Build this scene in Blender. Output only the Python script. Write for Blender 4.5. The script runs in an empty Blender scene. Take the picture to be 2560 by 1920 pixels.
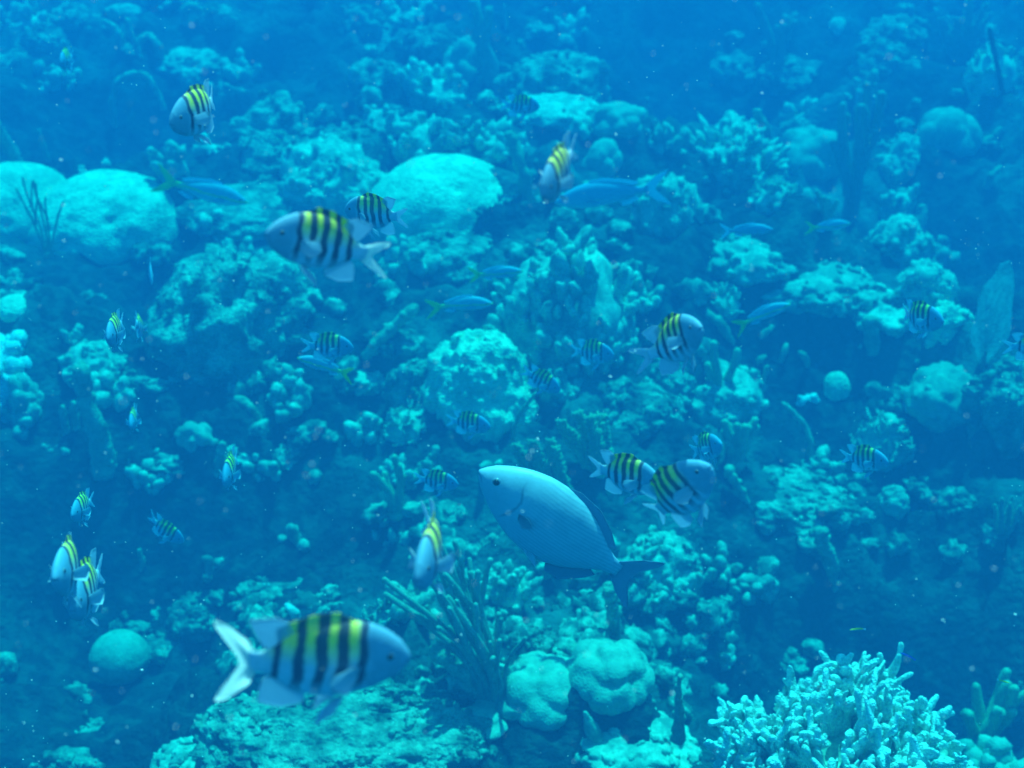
import bpy, bmesh, math, random
import numpy as np
from mathutils import Vector, Matrix

# ------------------------------------------------------------------ camera, water light, exposure
SC = bpy.context.scene
COL = SC.collection
PITCH = math.radians(27.0)
CAM = np.array([0.0, 0.0, 4.2])
FPX = 1280.0 / math.tan(math.radians(22.5))       # focal length in photo pixels (2560 wide)
cd = bpy.data.cameras.new("camera")
cam = bpy.data.objects.new("camera", cd)
COL.objects.link(cam)
cam.location = CAM
cam.rotation_euler = (math.pi / 2 - PITCH, 0, 0)
cd.sensor_width = 36.0
cd.angle = math.radians(45.0)
cd.clip_start = 0.05
cd.clip_end = 300
cd.dof.use_dof = True
cd.dof.focus_distance = 3.1
cd.dof.aperture_fstop = 3.2
SC.camera = cam

SUN_EL, SUN_AZ = math.radians(68), math.radians(18)     # high sun beyond the reef, a little to the right
sd = bpy.data.lights.new("sun", 'SUN')
sd.energy = 4.4
sd.angle = math.radians(0.6)
sd.color = (1.0, 0.97, 0.90)
sun = bpy.data.objects.new("sun", sd)
COL.objects.link(sun)
sv = Vector((math.sin(SUN_AZ) * math.cos(SUN_EL), math.cos(SUN_AZ) * math.cos(SUN_EL), math.sin(SUN_EL)))
sun.rotation_euler = sv.to_track_quat('Z', 'Y').to_euler()
sun.location = (0, 6, 30)

W = bpy.data.worlds.new("World")
SC.world = W
W.use_nodes = True
wt = W.node_tree
bgn = wt.nodes["Background"]
sky = wt.nodes.new("ShaderNodeTexSky")
sky.sky_type = 'NISHITA'
sky.sun_disc = False
sky.sun_elevation = SUN_EL
sky.sun_rotation = SUN_AZ
wt.links.new(sky.outputs[0], bgn.inputs[0])
bgn.inputs[1].default_value = 0.105

SC.view_settings.view_transform = 'Standard'
SC.view_settings.look = 'None'
SC.view_settings.exposure = 1.35
SC.view_settings.gamma = 1.0
SC.render.engine = 'CYCLES'
cy = SC.cycles
cy.max_bounces = 5
cy.diffuse_bounces = 2
cy.glossy_bounces = 1
cy.transmission_bounces = 2
cy.transparent_max_bounces = 6
cy.volume_bounces = 0
cy.use_denoising = True
cy.denoiser = 'OPENIMAGEDENOISE'
cy.caustics_reflective = False
cy.caustics_refractive = False

# water: scattering and absorption per metre (red dies first)
SIG_S = (0.0011, 0.0222, 0.0585)
SIG_A = (0.620, 0.064, 0.020)
DENS = 0.6

# ------------------------------------------------------------------ numeric helpers
FWD = np.array([0, math.cos(PITCH), -math.sin(PITCH)])
UP = np.array([0, math.sin(PITCH), math.cos(PITCH)])
RT = np.array([1.0, 0, 0])


def ray(px, py):
    d = FWD + RT * ((px - 1280) / FPX) + UP * ((960 - py) / FPX)
    return d


def at(px, py, depth):                       # a point seen at a pixel, `depth` metres along the view axis
    return CAM + ray(px, py) * depth


def _h(ix, iy, iz, seed):
    h = (ix * 374761393 + iy * 668265263 + iz * 2147483647 * 3 + seed * 144665) & 0xFFFFFFFF
    h = ((h ^ (h >> 13)) * 1274126177) & 0xFFFFFFFF
    h = ((h ^ (h >> 16)) * 2246822519) & 0xFFFFFFFF
    return ((h ^ (h >> 15)) & 0xFFFFFF) / float(0xFFFFFF)


def vnoise(P, seed=0):
    P = np.asarray(P, float)
    i = np.floor(P).astype(np.int64)
    f = P - i
    f = f * f * f * (f * (f * 6 - 15) + 10)
    r = 0
    for a in (0, 1):
        wa = f[:, 0] if a else 1 - f[:, 0]
        for b in (0, 1):
            wb = f[:, 1] if b else 1 - f[:, 1]
            for c in (0, 1):
                wc = f[:, 2] if c else 1 - f[:, 2]
                r = r + wa * wb * wc * _h(i[:, 0] + a, i[:, 1] + b, i[:, 2] + c, seed)
    return r * 2 - 1


def fbm(P, seed=0, octv=4, gain=0.5):
    P = np.asarray(P, float)
    r, a, t = 0, 1.0, 0
    for o in range(octv):
        r = r + a * vnoise(P * (2.03 ** o) + 17.3 * o, seed + o)
        t += a
        a *= gain
    return r / t


def worley(P, seed=0):
    P = np.asarray(P, float)
    i = np.floor(P).astype(np.int64)
    best = np.full(len(P), 9.0)
    for a in (-1, 0, 1):
        for b in (-1, 0, 1):
            for c in (-1, 0, 1):
                j = i + (a, b, c)
                q = np.stack([j[:, k] + _h(j[:, 0], j[:, 1], j[:, 2], seed + 7 * k + 1) for k in range(3)], 1)
                best = np.minimum(best, ((q - P) ** 2).sum(1))
    return np.sqrt(best)


_ICO = {}


def ico(sub):
    if sub not in _ICO:
        bm = bmesh.new()
        bmesh.ops.create_icosphere(bm, subdivisions=sub, radius=1.0)
        V = np.array([v.co[:] for v in bm.verts])
        F = np.array([[v.index for v in f.verts] for f in bm.faces])
        bm.free()
        V /= np.linalg.norm(V, axis=1)[:, None]
        _ICO[sub] = (V, F)
    return _ICO[sub]


class MB:
    def __init__(s):
        s.v, s.t, s.q, s.n = [], [], [], 0

    def add(s, V, F):
        V = np.asarray(V, float)
        F = np.asarray(F, np.int64)
        if len(F):
            (s.t if F.shape[1] == 3 else s.q).append(F + s.n)
        s.v.append(V)
        s.n += len(V)

    def mesh(s, name, mat, smooth=True):
        me = bpy.data.meshes.new(name)
        V = np.concatenate(s.v)
        T = np.concatenate(s.t) if s.t else np.zeros((0, 3), np.int64)
        Q = np.concatenate(s.q) if s.q else np.zeros((0, 4), np.int64)
        me.vertices.add(len(V))
        me.vertices.foreach_set("co", V.astype(np.float32).ravel())
        loops = np.concatenate([T.ravel(), Q.ravel()]).astype(np.int32)
        me.loops.add(len(loops))
        me.loops.foreach_set("vertex_index", loops)
        n = len(T) + len(Q)
        st = np.concatenate([np.arange(len(T)) * 3, len(T) * 3 + np.arange(len(Q)) * 4]).astype(np.int32)
        me.polygons.add(n)
        me.polygons.foreach_set("loop_start", st)
        me.polygons.foreach_set("use_smooth", np.full(n, smooth))
        me.update(calc_edges=True)
        me.validate()
        me.materials.append(mat)
        return me

    def obj(s, name, mat, parent=None, loc=None, smooth=True):
        o = bpy.data.objects.new(name, s.mesh(name, mat, smooth))
        COL.objects.link(o)
        if parent is not None:
            o.parent = parent
        if loc is not None:
            o.location = loc
        return o


def empty(name, loc):
    o = bpy.data.objects.new(name, None)
    o.empty_display_size = 0.05
    COL.objects.link(o)
    o.location = loc
    return o


LABELS = {}


def tag(o, label=None, cat=None, group=None, kind=None):
    if label:
        if label in LABELS:
            print("DUP LABEL", label)
        n = len(label.split())
        if n < 4 or n > 16:
            print("LABEL LEN", n, label)
        LABELS[label] = o.name
        o["label"] = label
    if cat:
        o["category"] = cat
    if group:
        o["group"] = group
    if kind:
        o["kind"] = kind


def unit(v):
    v = np.asarray(v, float)
    return v / (np.linalg.norm(v) + 1e-12)


def rot_to(z, spin=0.0):                     # matrix whose third column is z
    z = unit(z)
    a = np.array([1.0, 0, 0]) if abs(z[0]) < 0.8 else np.array([0, 1.0, 0])
    x = unit(np.cross(a, z))
    y = np.cross(z, x)
    c, s = math.cos(spin), math.sin(spin)
    return np.stack([x * c + y * s, y * c - x * s, z], 1)


def tube(mb, pts, rad, sides=8, flat=1.0, nrm=None, tip=True, bump=0.0, seed=0, bfreq=30.0):
    P = np.asarray(pts, float)
    R = np.asarray(rad, float)
    n = len(P)
    T = np.gradient(P, axis=0)
    T /= np.linalg.norm(T, axis=1)[:, None] + 1e-12
    if tip:                                   # rounded end
        e, t, r = P[-1], T[-1], R[-1]
        k = [0.45, 0.78, 0.97]
        P = np.concatenate([P, [e + t * r * a for a in k]])
        R = np.concatenate([R, [r * math.sqrt(1 - a * a) for a in k]])
        T = np.concatenate([T, [t] * 3])
    if nrm is None:
        a = np.array([0, 0, 1.0]) if abs(T[0][2]) < 0.9 else np.array([1.0, 0, 0])
        nrm = np.cross(a, T[0])
    N = []
    c = unit(nrm)
    for t in T:
        c = unit(c - t * c.dot(t))
        N.append(c)
    N = np.array(N)
    B = np.cross(T, N)
    th = np.arange(sides) * 2 * math.pi / sides
    V = P[:, None, :] + R[:, None, None] * (np.cos(th)[None, :, None] * B[:, None, :] + flat * np.sin(th)[None, :, None] * N[:, None, :])
    V = V.reshape(-1, 3)
    if bump:
        cen = np.repeat(P, sides, 0)
        d = V - cen
        V = cen + d * (1 + bump * fbm(V * bfreq, seed, 2))[:, None]
    m = len(P)
    i = np.arange(m - 1)[:, None] * sides + np.arange(sides)[None, :]
    j = np.arange(m - 1)[:, None] * sides + (np.arange(sides)[None, :] + 1) % sides
    F = np.stack([i, j, j + sides, i + sides], 2).reshape(-1, 4)
    k0 = mb.n
    mb.add(V, F)
    cap = np.array([[k0 + (m - 1) * sides + a, k0 + (m - 1) * sides + a + 1, k0 + (m - 1) * sides] for a in range(1, sides - 1)])
    bot = np.array([[k0, k0 + a + 1, k0 + a] for a in range(1, sides - 1)])
    mb.t.append(cap)
    mb.t.append(bot)


_BL = {}


def blobs(sub, var):                          # a small library of uneven knobs
    if (sub, var) not in _BL:
        V, F = ico(sub)
        _BL[(sub, var)] = (V * (1 + 0.42 * fbm(V * 1.7, 90 + var, 2) + 0.14 * vnoise(V * 4.5, 50 + var))[:, None], F)
    return _BL[(sub, var)]


def knob(mb, c, axis, r, l, rng, sub=2, squash=1.0):
    V, F = blobs(sub, rng.randrange(7))
    R = rot_to(axis, rng.random() * 6.28)
    mb.add((V * (r, r * squash, l)) @ R.T + c, F)


def lump(mb, c, axis, sx, sy, sz, rng):       # an uneven little boulder with bulges
    v = rng.randrange(9)
    key = ('lump', v)
    if key not in _BL:
        V, F = ico(3)
        w = worley(V * 1.9 + v * 3.1, v)
        r = 0.72 + 0.60 * (0.75 - w) + 0.40 * fbm(V * 1.3 + v, v, 3) + 0.28 * (0.5 - worley(V * 4.6 + v, v + 5)) + 0.16 * fbm(V * 7 + v, v + 9, 2)
        _BL[key] = (V * r[:, None], F)
    V, F = _BL[key]
    mb.add((V * (sx, sy, sz)) @ rot_to(axis, rng.random() * 6.28).T + c, F)


# ------------------------------------------------------------------ materials
def nd(nt, typ, **kw):
    n = nt.nodes.new(typ)
    for k, v in kw.items():
        if k in n.inputs:
            n.inputs[k].default_value = v
        else:
            setattr(n, k, v)
    return n


def mk(name):
    m = bpy.data.materials.new(name)
    m.use_nodes = True
    nt = m.node_tree
    b = nt.nodes["Principled BSDF"]
    b.inputs["Roughness"].default_value = 0.85
    b.inputs["Specular IOR Level"].default_value = 0.15
    return m, nt, b


def mixc(nt, f, a, b):
    n = nt.nodes.new("ShaderNodeMix")
    n.data_type = 'RGBA'
    for s, v in ((n.inputs[0], f), (n.inputs[6], a), (n.inputs[7], b)):
        if hasattr(v, "default_value"):
            nt.links.new(v, s)
        elif isinstance(v, (int, float)):
            s.default_value = v
        else:
            s.default_value = (*v, 1)
    return n.outputs[2]


def mth(nt, op, a, b=0.0, clamp=False):
    n = nt.nodes.new("ShaderNodeMath")
    n.operation = op
    n.use_clamp = clamp
    for s, v in ((n.inputs[0], a), (n.inputs[1], b)):
        if hasattr(v, "default_value"):
            nt.links.new(v, s)
        else:
            s.default_value = v
    return n.outputs[0]


def ramp(nt, fac, stops, interp='LINEAR'):
    n = nt.nodes.new("ShaderNodeValToRGB")
    e = n.color_ramp.elements
    n.color_ramp.interpolation = interp
    while len(e) < len(stops):
        e.new(0.5)
    for k, (p, c) in enumerate(stops):
        e[k].position = p
        e[k].color = (c, c, c, 1) if isinstance(c, (int, float)) else (*c, 1)
    nt.links.new(fac, n.inputs[0])
    return n.outputs[0]


def coral_mat(name, pale, dark, scale=9.0, lo=0.42, hi=0.6, bump=0.6, bscale=60.0, vor=0.0, dist=0.02, vary=0.25, crust_shade=False, thin=0.0):
    m, nt, b = mk(name)
    tc = nd(nt, "ShaderNodeTexCoord").outputs["Object"]
    n1 = nd(nt, "ShaderNodeTexNoise", Scale=scale, Detail=5.0, Roughness=0.62)
    nt.links.new(tc, n1.inputs["Vector"])
    f = ramp(nt, n1.outputs["Fac"], [(lo, 0.0), (hi, 1.0)])
    if crust_shade:                                 # patchy pale crust, thinned out to paint in the hollows' shade
        at_ = nd(nt, "ShaderNodeAttribute", attribute_name="crust_shade")
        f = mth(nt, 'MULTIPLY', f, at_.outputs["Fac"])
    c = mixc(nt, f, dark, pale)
    n3 = nd(nt, "ShaderNodeTexNoise", Scale=scale * 5.5, Detail=3.0)
    nt.links.new(tc, n3.inputs["Vector"])
    c = mixc(nt, mth(nt, 'MULTIPLY', ramp(nt, n3.outputs["Fac"], [(0.45, 0.0), (0.66, 1.0)]), 0.55), c, tuple(0.5 * (p + q) * 0.55 for p, q in zip(pale, dark)))
    oi = nd(nt, "ShaderNodeObjectInfo").outputs["Random"]
    v = mth(nt, 'ADD', mth(nt, 'MULTIPLY', oi, vary), 1.0 - vary * 0.6)
    hs = nd(nt, "ShaderNodeHueSaturation")
    nt.links.new(v, hs.inputs["Value"])
    nt.links.new(c, hs.inputs["Color"])
    nt.links.new(hs.outputs[0], b.inputs["Base Color"])
    n2 = nd(nt, "ShaderNodeTexNoise", Scale=bscale, Detail=4.0)
    nt.links.new(tc, n2.inputs["Vector"])
    h = n2.outputs["Fac"]
    if vor:
        vo = nd(nt, "ShaderNodeTexVoronoi", Scale=vor)
        nt.links.new(tc, vo.inputs["Vector"])
        h = mth(nt, 'ADD', h, vo.outputs["Distance"])
    bp = nd(nt, "ShaderNodeBump", Strength=bump, Distance=dist)
    nt.links.new(h, bp.inputs["Height"])
    nt.links.new(bp.outputs[0], b.inputs["Normal"])
    if thin:
        see_through(nt, b, hs.outputs[0], thin)
    return m


def see_through(nt, b, c, k):                 # thin membranes let part of the daylight through
    tr = nt.nodes.new("ShaderNodeBsdfTranslucent")
    nt.links.new(c, tr.inputs["Color"])
    mx = nt.nodes.new("ShaderNodeMixShader")
    mx.inputs[0].default_value = k
    nt.links.new(b.outputs[0], mx.inputs[1])
    nt.links.new(tr.outputs[0], mx.inputs[2])
    nt.links.new(mx.outputs[0], nt.nodes["Material Output"].inputs["Surface"])


M = {}
M['turf'] = coral_mat("reef_crust", (0.26, 0.32, 0.24), (0.009, 0.016, 0.018), 1.9, 0.40, 0.68, 0.9, 22.0, 0, 0.05, 0.0, crust_shade=True)
M['rock'] = coral_mat("encrusted_rock", (0.44, 0.47, 0.32), (0.055, 0.075, 0.06), 7.0, 0.36, 0.60, 1.0, 34.0, 0, 0.04)
M['brain'] = coral_mat("brain_coral_skin", (0.70, 0.76, 0.48), (0.36, 0.45, 0.30), 4.5, 0.36, 0.56, 0.55, 45.0, 62.0, 0.016, 0.1)
M['lobe'] = coral_mat("boulder_coral_skin", (0.44, 0.50, 0.33), (0.27, 0.33, 0.23), 5.0, 0.35, 0.65, 0.4, 60.0, 110.0, 0.008, 0.15)
M['knob'] = coral_mat("finger_coral_skin", (0.56, 0.60, 0.41), (0.17, 0.22, 0.16), 10.0, 0.34, 0.58, 0.5, 90.0, 0, 0.01, 0.35)
M['leaf'] = coral_mat("leaf_coral_skin", (0.60, 0.64, 0.44), (0.25, 0.31, 0.22), 12.0, 0.34, 0.58, 0.5, 80.0, 0, 0.01, 0.2)
M['fire'] = coral_mat("fire_coral_skin", (0.90, 0.90, 0.76), (0.50, 0.56, 0.44), 12.0, 0.32, 0.52, 0.7, 80.0, 150.0, 0.008, 0.2)
M['sponge'] = coral_mat("sponge_skin", (0.44, 0.47, 0.28), (0.17, 0.22, 0.13), 14.0, 0.35, 0.6, 0.8, 60.0, 0, 0.015, 0.3)
M['gorg'] = coral_mat("gorgonian_skin", (0.38, 0.43, 0.29), (0.24, 0.29, 0.19), 16.0, 0.35, 0.6, 0.8, 160.0, 0, 0.006, 0.3)
M['gorgpale'] = coral_mat("pale_gorgonian_skin", (0.48, 0.50, 0.27), (0.28, 0.32, 0.18), 16.0, 0.35, 0.6, 0.8, 160.0, 0, 0.006, 0.2)
M['fan'] = coral_mat("sea_fan_skin", (0.54, 0.66, 0.61), (0.46, 0.58, 0.54), 8.0, 0.35, 0.6, 0.5, 90.0, 0, 0.004, 0.0, thin=0.75)
M['rubble'] = coral_mat("rubble_skin", (0.42, 0.46, 0.31), (0.07, 0.10, 0.075), 11.0, 0.44, 0.60, 0.6, 60.0, 0, 0.01, 0.0)

# ------------------------------------------------------------------ the sea bed
SLOPE = 0.155


def plane_z(y):
    y = np.asarray(y, float)
    return 0.35 + (np.clip(y, 3.0, 17.5) - 3.8) * SLOPE + np.clip(y - 17.5, 0, 6) * 0.04


def plane_hit(px, py):
    d = ray(px, py)
    t = np.arange(0.5, 30, 0.02)
    P = CAM + d * t[:, None]
    k = np.argmax(P[:, 2] < plane_z(P[:, 1]))
    return P[k]


#          px    py   radius  height       rises (+) and hollows (-) of the reef slope
BUMPS = [(200, 1300, 0.9, -0.75), (150, 1750, 0.55, -0.40), (560, 1250, 0.6, -0.35), (300, 690, 0.9, -0.40),
         (2200, 1450, 0.85, -0.75), (2480, 1500, 0.6, -0.5), (1900, 1560, 0.5, -0.35), (2420, 480, 1.1, -0.55),
         (2000, 960, 0.55, -0.40), (2320, 1060, 0.6, -0.35), (1640, 120, 1.3, -0.55), (1900, 120, 1.2, -0.4),
         (300, 270, 1.0, -0.45), (2120, 380, 0.6, -0.3), (860, 1250, 0.5, -0.35), (1230, 1200, 0.4, -0.2),
         (1400, 680, 0.75, 0.40), (1130, 860, 0.4, 0.22), (300, 520, 0.7, 0.2), (1110, 500, 0.7, 0.2),
         (2000, 680, 0.7, 0.30), (900, 1840, 0.55, 0.38), (1350, 1740, 0.4, 0.2), (2100, 1850, 0.5, 0.25), (1580, 1880, 0.3, 0.2),
         (1250, 330, 1.0, 0.25), (1700, 420, 0.6, 0.2), (100, 850, 0.5, 0.45), (600, 780, 0.6, 0.2), (2150, 1150, 0.4, 0.2),
         (700, 1430, 0.4, 0.15), (1600, 1130, 0.5, 0.15), (480, 1100, 0.45, 0.15)]
_B = [(plane_hit(a, b), r, h) for a, b, r, h in BUMPS]


def H(x, y):
    x = np.atleast_1d(np.asarray(x, float))
    y = np.atleast_1d(np.asarray(y, float))
    z = plane_z(y) + 0.0
    for c, r, h in _B:
        z = z + h * np.exp(-(((x - c[0]) ** 2 + ((y - c[1]) / 1.15) ** 2) / (2 * (r * 0.75) ** 2)))
    P = np.stack([x, y, 0 * x], 1)
    z = z + 0.20 * fbm(P * 0.9, 3, 3) + 0.10 * fbm(P * 3.1 + 5, 9, 3)
    far = 0.75 + 0.055 * np.clip(y, 3, 17)
    z = z + far * 0.42 * (0.22 - np.abs(fbm(P * 1.25 + 31, 41, 3))) + 0.20 * (0.22 - np.abs(fbm(P * 3.4 + 11, 47, 3)))
    w = worley(P * 5.0 + 2, 5)
    z = z + 0.05 * (0.6 - w) + 0.02 * fbm(P * 14, 21, 2)
    return z


def hit(px, py):
    d = ray(px, py)
    t = np.arange(1.2, 26, 0.03)
    P = CAM + d * t[:, None]
    below = P[:, 2] < H(P[:, 0], P[:, 1])
    k = int(np.argmax(below)) if below.any() else len(t) - 1
    return P[k], t[k]


SHADE_ZONES = [(200, 1200, 330, 200), (200, 1720, 360, 260), (520, 1230, 260, 60), (330, 690, 240, 60), (2250, 1440, 380, 190), (2480, 520, 120, 260), (1990, 880, 170, 90),
         (2180, 480, 60, 60), (1640, 130, 150, 130), (320, 250, 200, 100), (780, 1270, 190, 70), (2340, 1080, 110, 90), (1900, 1600, 170, 120), (2030, 1080, 70, 80), (1300, 1880, 160, 60)]  # hollows in shade, painted dark on the sea bed and mostly free of rubble


def ground():
    def axis(a, b, step, lo, hi):
        mid = np.arange(a, b, step)
        out_lo = a - (a - lo) * (np.linspace(1, 0, 26)[:-1] ** 2.2)
        out_hi = b + (hi - b) * (np.linspace(0, 1, 26) ** 2.2)
        return np.concatenate([out_lo, mid, out_hi])
    xs = axis(-6.8, 6.8, 0.038, -36, 36)
    ys = axis(3.0, 17.0, 0.038, -14, 46)
    X, Y = np.meshgrid(xs, ys)
    Z = H(X.ravel(), Y.ravel())
    nx, ny = len(xs), len(ys)
    i = np.arange(ny - 1)[:, None] * nx + np.arange(nx - 1)[None, :]
    F = np.stack([i, i + 1, i + 1 + nx, i + nx], 2).reshape(-1, 4)
    mb = MB()
    mb.add(np.stack([X.ravel(), Y.ravel(), Z], 1), F)
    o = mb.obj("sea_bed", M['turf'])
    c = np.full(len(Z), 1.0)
    for a, b, rx, ry in SHADE_ZONES:                # shade of deep hollows and drop offs, darkened into the bed's colour
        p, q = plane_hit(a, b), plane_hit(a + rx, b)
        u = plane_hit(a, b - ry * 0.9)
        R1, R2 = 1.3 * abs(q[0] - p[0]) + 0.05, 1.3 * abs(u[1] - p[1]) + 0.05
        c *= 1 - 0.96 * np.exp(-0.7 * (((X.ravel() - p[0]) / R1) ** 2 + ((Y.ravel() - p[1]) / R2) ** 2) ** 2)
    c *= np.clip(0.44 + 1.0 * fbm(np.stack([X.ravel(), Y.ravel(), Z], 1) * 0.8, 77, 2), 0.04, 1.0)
    at_ = o.data.attributes.new("crust_shade", 'FLOAT', 'POINT')
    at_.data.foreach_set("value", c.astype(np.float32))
    tag(o, "dark turf covered reef slope with painted shade in its hollows, under all the corals", None, None, 'structure')


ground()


# ------------------------------------------------------------------ coral shapes (metres, base at z = 0)
def shape_rock(sx, sy, sz, seed, rough=0.30, lump=0.12, sub=5, freq=1.6, undercut=0.2):
    V, F = ico(sub)
    s = seed * 1.37
    r = 1 + rough * fbm(V * freq + s, seed, 4, 0.55)
    k = max(3.0, 0.22 / max(sx, 0.05) * 14)
    w = worley(V * 3.6 + s, seed)
    r = r + lump * (0.55 - w)
    w2 = worley(V * 9.0 + s, seed + 3)
    r = r + lump * 0.45 * (0.5 - w2) + rough * 0.12 * fbm(V * 15 + s, seed + 5, 2)
    P = V * r[:, None]
    cut = np.clip((0.25 - P[:, 2]) / 0.8, 0, 1)
    P[:, :2] *= (1 - undercut * cut)[:, None]
    P /= (np.percentile(np.abs(P[:, 0]), 97), np.percentile(np.abs(P[:, 1]), 97), np.percentile(P[:, 2], 98.5))
    P *= (sx, sy, sz)
    P[:, 2] = np.maximum(P[:, 2], -0.35 * sz - 0.05)
    mb = MB()
    mb.add(P, F)
    return mb


def shape_brain(sx, sy, sz, seed, sub=5, dent=0.07, holes=5):
    V, F = ico(sub)
    rng = random.Random(seed)
    r = 1 + dent * fbm(V * 1.3 + seed, seed, 3) + 0.02 * fbm(V * 6 + seed, seed + 2, 2)
    for k in range(holes):                    # a few bored pits and scars
        a, e = rng.uniform(-2.8, -0.3), rng.uniform(0.2, 1.1)
        c = np.array([math.cos(a) * math.cos(e), math.sin(a) * math.cos(e), math.sin(e)])
        r = r - rng.uniform(0.03, 0.07) * np.exp(-((V - c) ** 2).sum(1) / (2 * rng.uniform(0.035, 0.07) ** 2))
    P = V * r[:, None]
    flat = np.sign(P[:, 2]) * np.abs(P[:, 2]) ** 0.92
    P[:, 2] = flat
    cut = np.clip((0.1 - P[:, 2]) / 0.9, 0, 1)
    P[:, :2] *= (1 - 0.22 * cut)[:, None]
    P *= (sx, sy, sz)
    P[:, 2] = np.maximum(P[:, 2], -0.4 * sz)
    mb = MB()
    mb.add(P, F)
    return mb


def shape_lobed(sx, sy, sz, seed, freq=1.55, depth=0.42, sub=5):
    # a cushion folded into rounded lobes with creases between them
    V, F = ico(sub)
    Q = V * freq + seed * 2.71 + 0.25 * np.stack([vnoise(V * 2 + 9 * k, seed + k) for k in range(3)], 1)
    w = np.clip(worley(Q, seed), 0, 1)
    r = 1 + depth * (0.38 - w * w) + 0.10 * fbm(V * 1.2 + seed, seed, 2) + 0.02 * fbm(V * 9 + seed, seed, 2)
    P = V * r[:, None]
    cut = np.clip((0.05 - P[:, 2]) / 0.9, 0, 1)
    P[:, :2] *= (1 - 0.35 * cut)[:, None]
    P /= (np.percentile(np.abs(P[:, 0]), 97), np.percentile(np.abs(P[:, 1]), 97), np.percentile(P[:, 2], 98.5))
    P *= (sx, sy, sz)
    P[:, 2] = np.maximum(P[:, 2], -0.4 * sz)
    mb = MB()
    mb.add(P, F)
    return mb


def shape_knobs(sx, sy, sz, seed, n=70, kr=(0.018, 0.034), elong=(1.0, 2.2), up=0.55, sub=2, base=True, fill=0.78, droop=0.0):
    rng = random.Random(seed)
    mb = MB()
    if base:
        b = shape_rock(sx * fill, sy * fill, sz * fill, seed, 0.35, 0.12, 4)
        mb.add(b.v[0], b.t[0])
    for i in range(n):
        a = rng.uniform(0, 6.28)
        e = math.asin(rng.uniform(-0.12, 1.0))
        d = np.array([math.cos(a) * math.cos(e), math.sin(a) * math.cos(e), math.sin(e)])
        q = 1 + 0.35 * float(vnoise([d * 1.8 + seed], seed)[0])
        c = d * (sx, sy, sz) * (fill * 0.98) * q
        nrm = unit(d / (sx, sy, sz))
        ax = unit(nrm * (1 - up) + np.array([0, 0, up]) + np.array([rng.gauss(0, 0.22), rng.gauss(0, 0.22), 0]))
        r = rng.uniform(*kr)
        l = r * rng.uniform(*elong)
        knob(mb, c + ax * l * 0.45, ax, r, l, rng, sub, rng.uniform(0.75, 1.1))
        if rng.random() < 0.45:               # a forked tip
            ax2 = unit(ax + np.array([rng.gauss(0, 0.5), rng.gauss(0, 0.5), 0.2]))
            knob(mb, c + ax * l * 1.0 + ax2 * l * 0.35, ax2, r * 0.8, l * 0.7, rng, sub)
    return mb


def blade_into(mb, base, up, nrm, h, w, rng, lev=0, sides=8):
    # flattened branch: grows in the plane across nrm, forks, and ends in round finger tips
    n = 7
    side = unit(np.cross(up, nrm))
    bend = rng.uniform(-0.35, 0.35)
    curl = rng.uniform(-0.25, 0.25)
    s = np.linspace(0, 1, n)
    pts = [np.array(base) + (up * (h * t) + side * (bend * h * t * t) + nrm * (curl * h * t * t)) for t in s]
    rad = w * (0.85 + 0.25 * np.sin(s * 3.0 + rng.random() * 3)) * (1 - 0.30 * s)
    tube(mb, pts, rad, sides, rng.uniform(0.45, 0.65), nrm, True, 0.25, rng.randrange(999), 26.0)
    if lev < 2:
        for k in range(rng.randint(2, 4) if lev == 0 else rng.randint(1, 3)):
            t = rng.uniform(0.25, 0.95)
            i = min(n - 1, int(t * n))
            sg = rng.choice((-1, 1))
            u2 = unit(up * rng.uniform(0.75, 1.1) + side * sg * rng.uniform(0.35, 0.9) + nrm * rng.gauss(0, 0.18))
            n2 = unit(nrm + side * rng.gauss(0, 0.25))
            blade_into(mb, pts[i] - u2 * w * 0.3, u2, unit(n2 - u2 * n2.dot(u2)), h * rng.uniform(0.35, 0.6), w * rng.uniform(0.5, 0.72), rng, lev + 1, sides)


def antler_into(mb, base, up, nrm, h, w, rng, lev=0):
    # thick blunt branch, a little flattened, splitting into a few stubby fingers
    n = 8
    side = unit(np.cross(up, nrm))
    s = np.linspace(0, 1, n)
    b1, b2 = rng.uniform(-0.3, 0.3), rng.uniform(-0.2, 0.2)
    pts = [np.array(base) + up * (h * t) + side * (b1 * h * t * t) + nrm * (b2 * h * t * t) for t in s]
    rad = w * (1.0 + 0.16 * np.sin(s * rng.uniform(4, 8) + rng.random() * 6)) * (1 - 0.22 * s)
    tube(mb, pts, rad, 12, rng.uniform(0.5, 0.7), nrm, True, 0.42, rng.randrange(999), 30.0)
    if lev < 2:
        for k in range(rng.randint(3, 5) if lev == 0 else rng.randint(0, 2)):
            t = rng.uniform(0.3, 0.9)
            i = min(n - 1, int(t * n))
            u2 = unit(up * rng.uniform(0.8, 1.2) + side * rng.choice((-1, 1)) * rng.uniform(0.35, 0.85) + nrm * rng.gauss(0, 0.3))
            n2 = unit(nrm + side * rng.gauss(0, 0.4))
            antler_into(mb, pts[i], u2, unit(n2 - u2 * n2.dot(u2)), h * rng.uniform(0.36, 0.60), w * rng.uniform(0.60, 0.78), rng, lev + 1)


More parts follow.
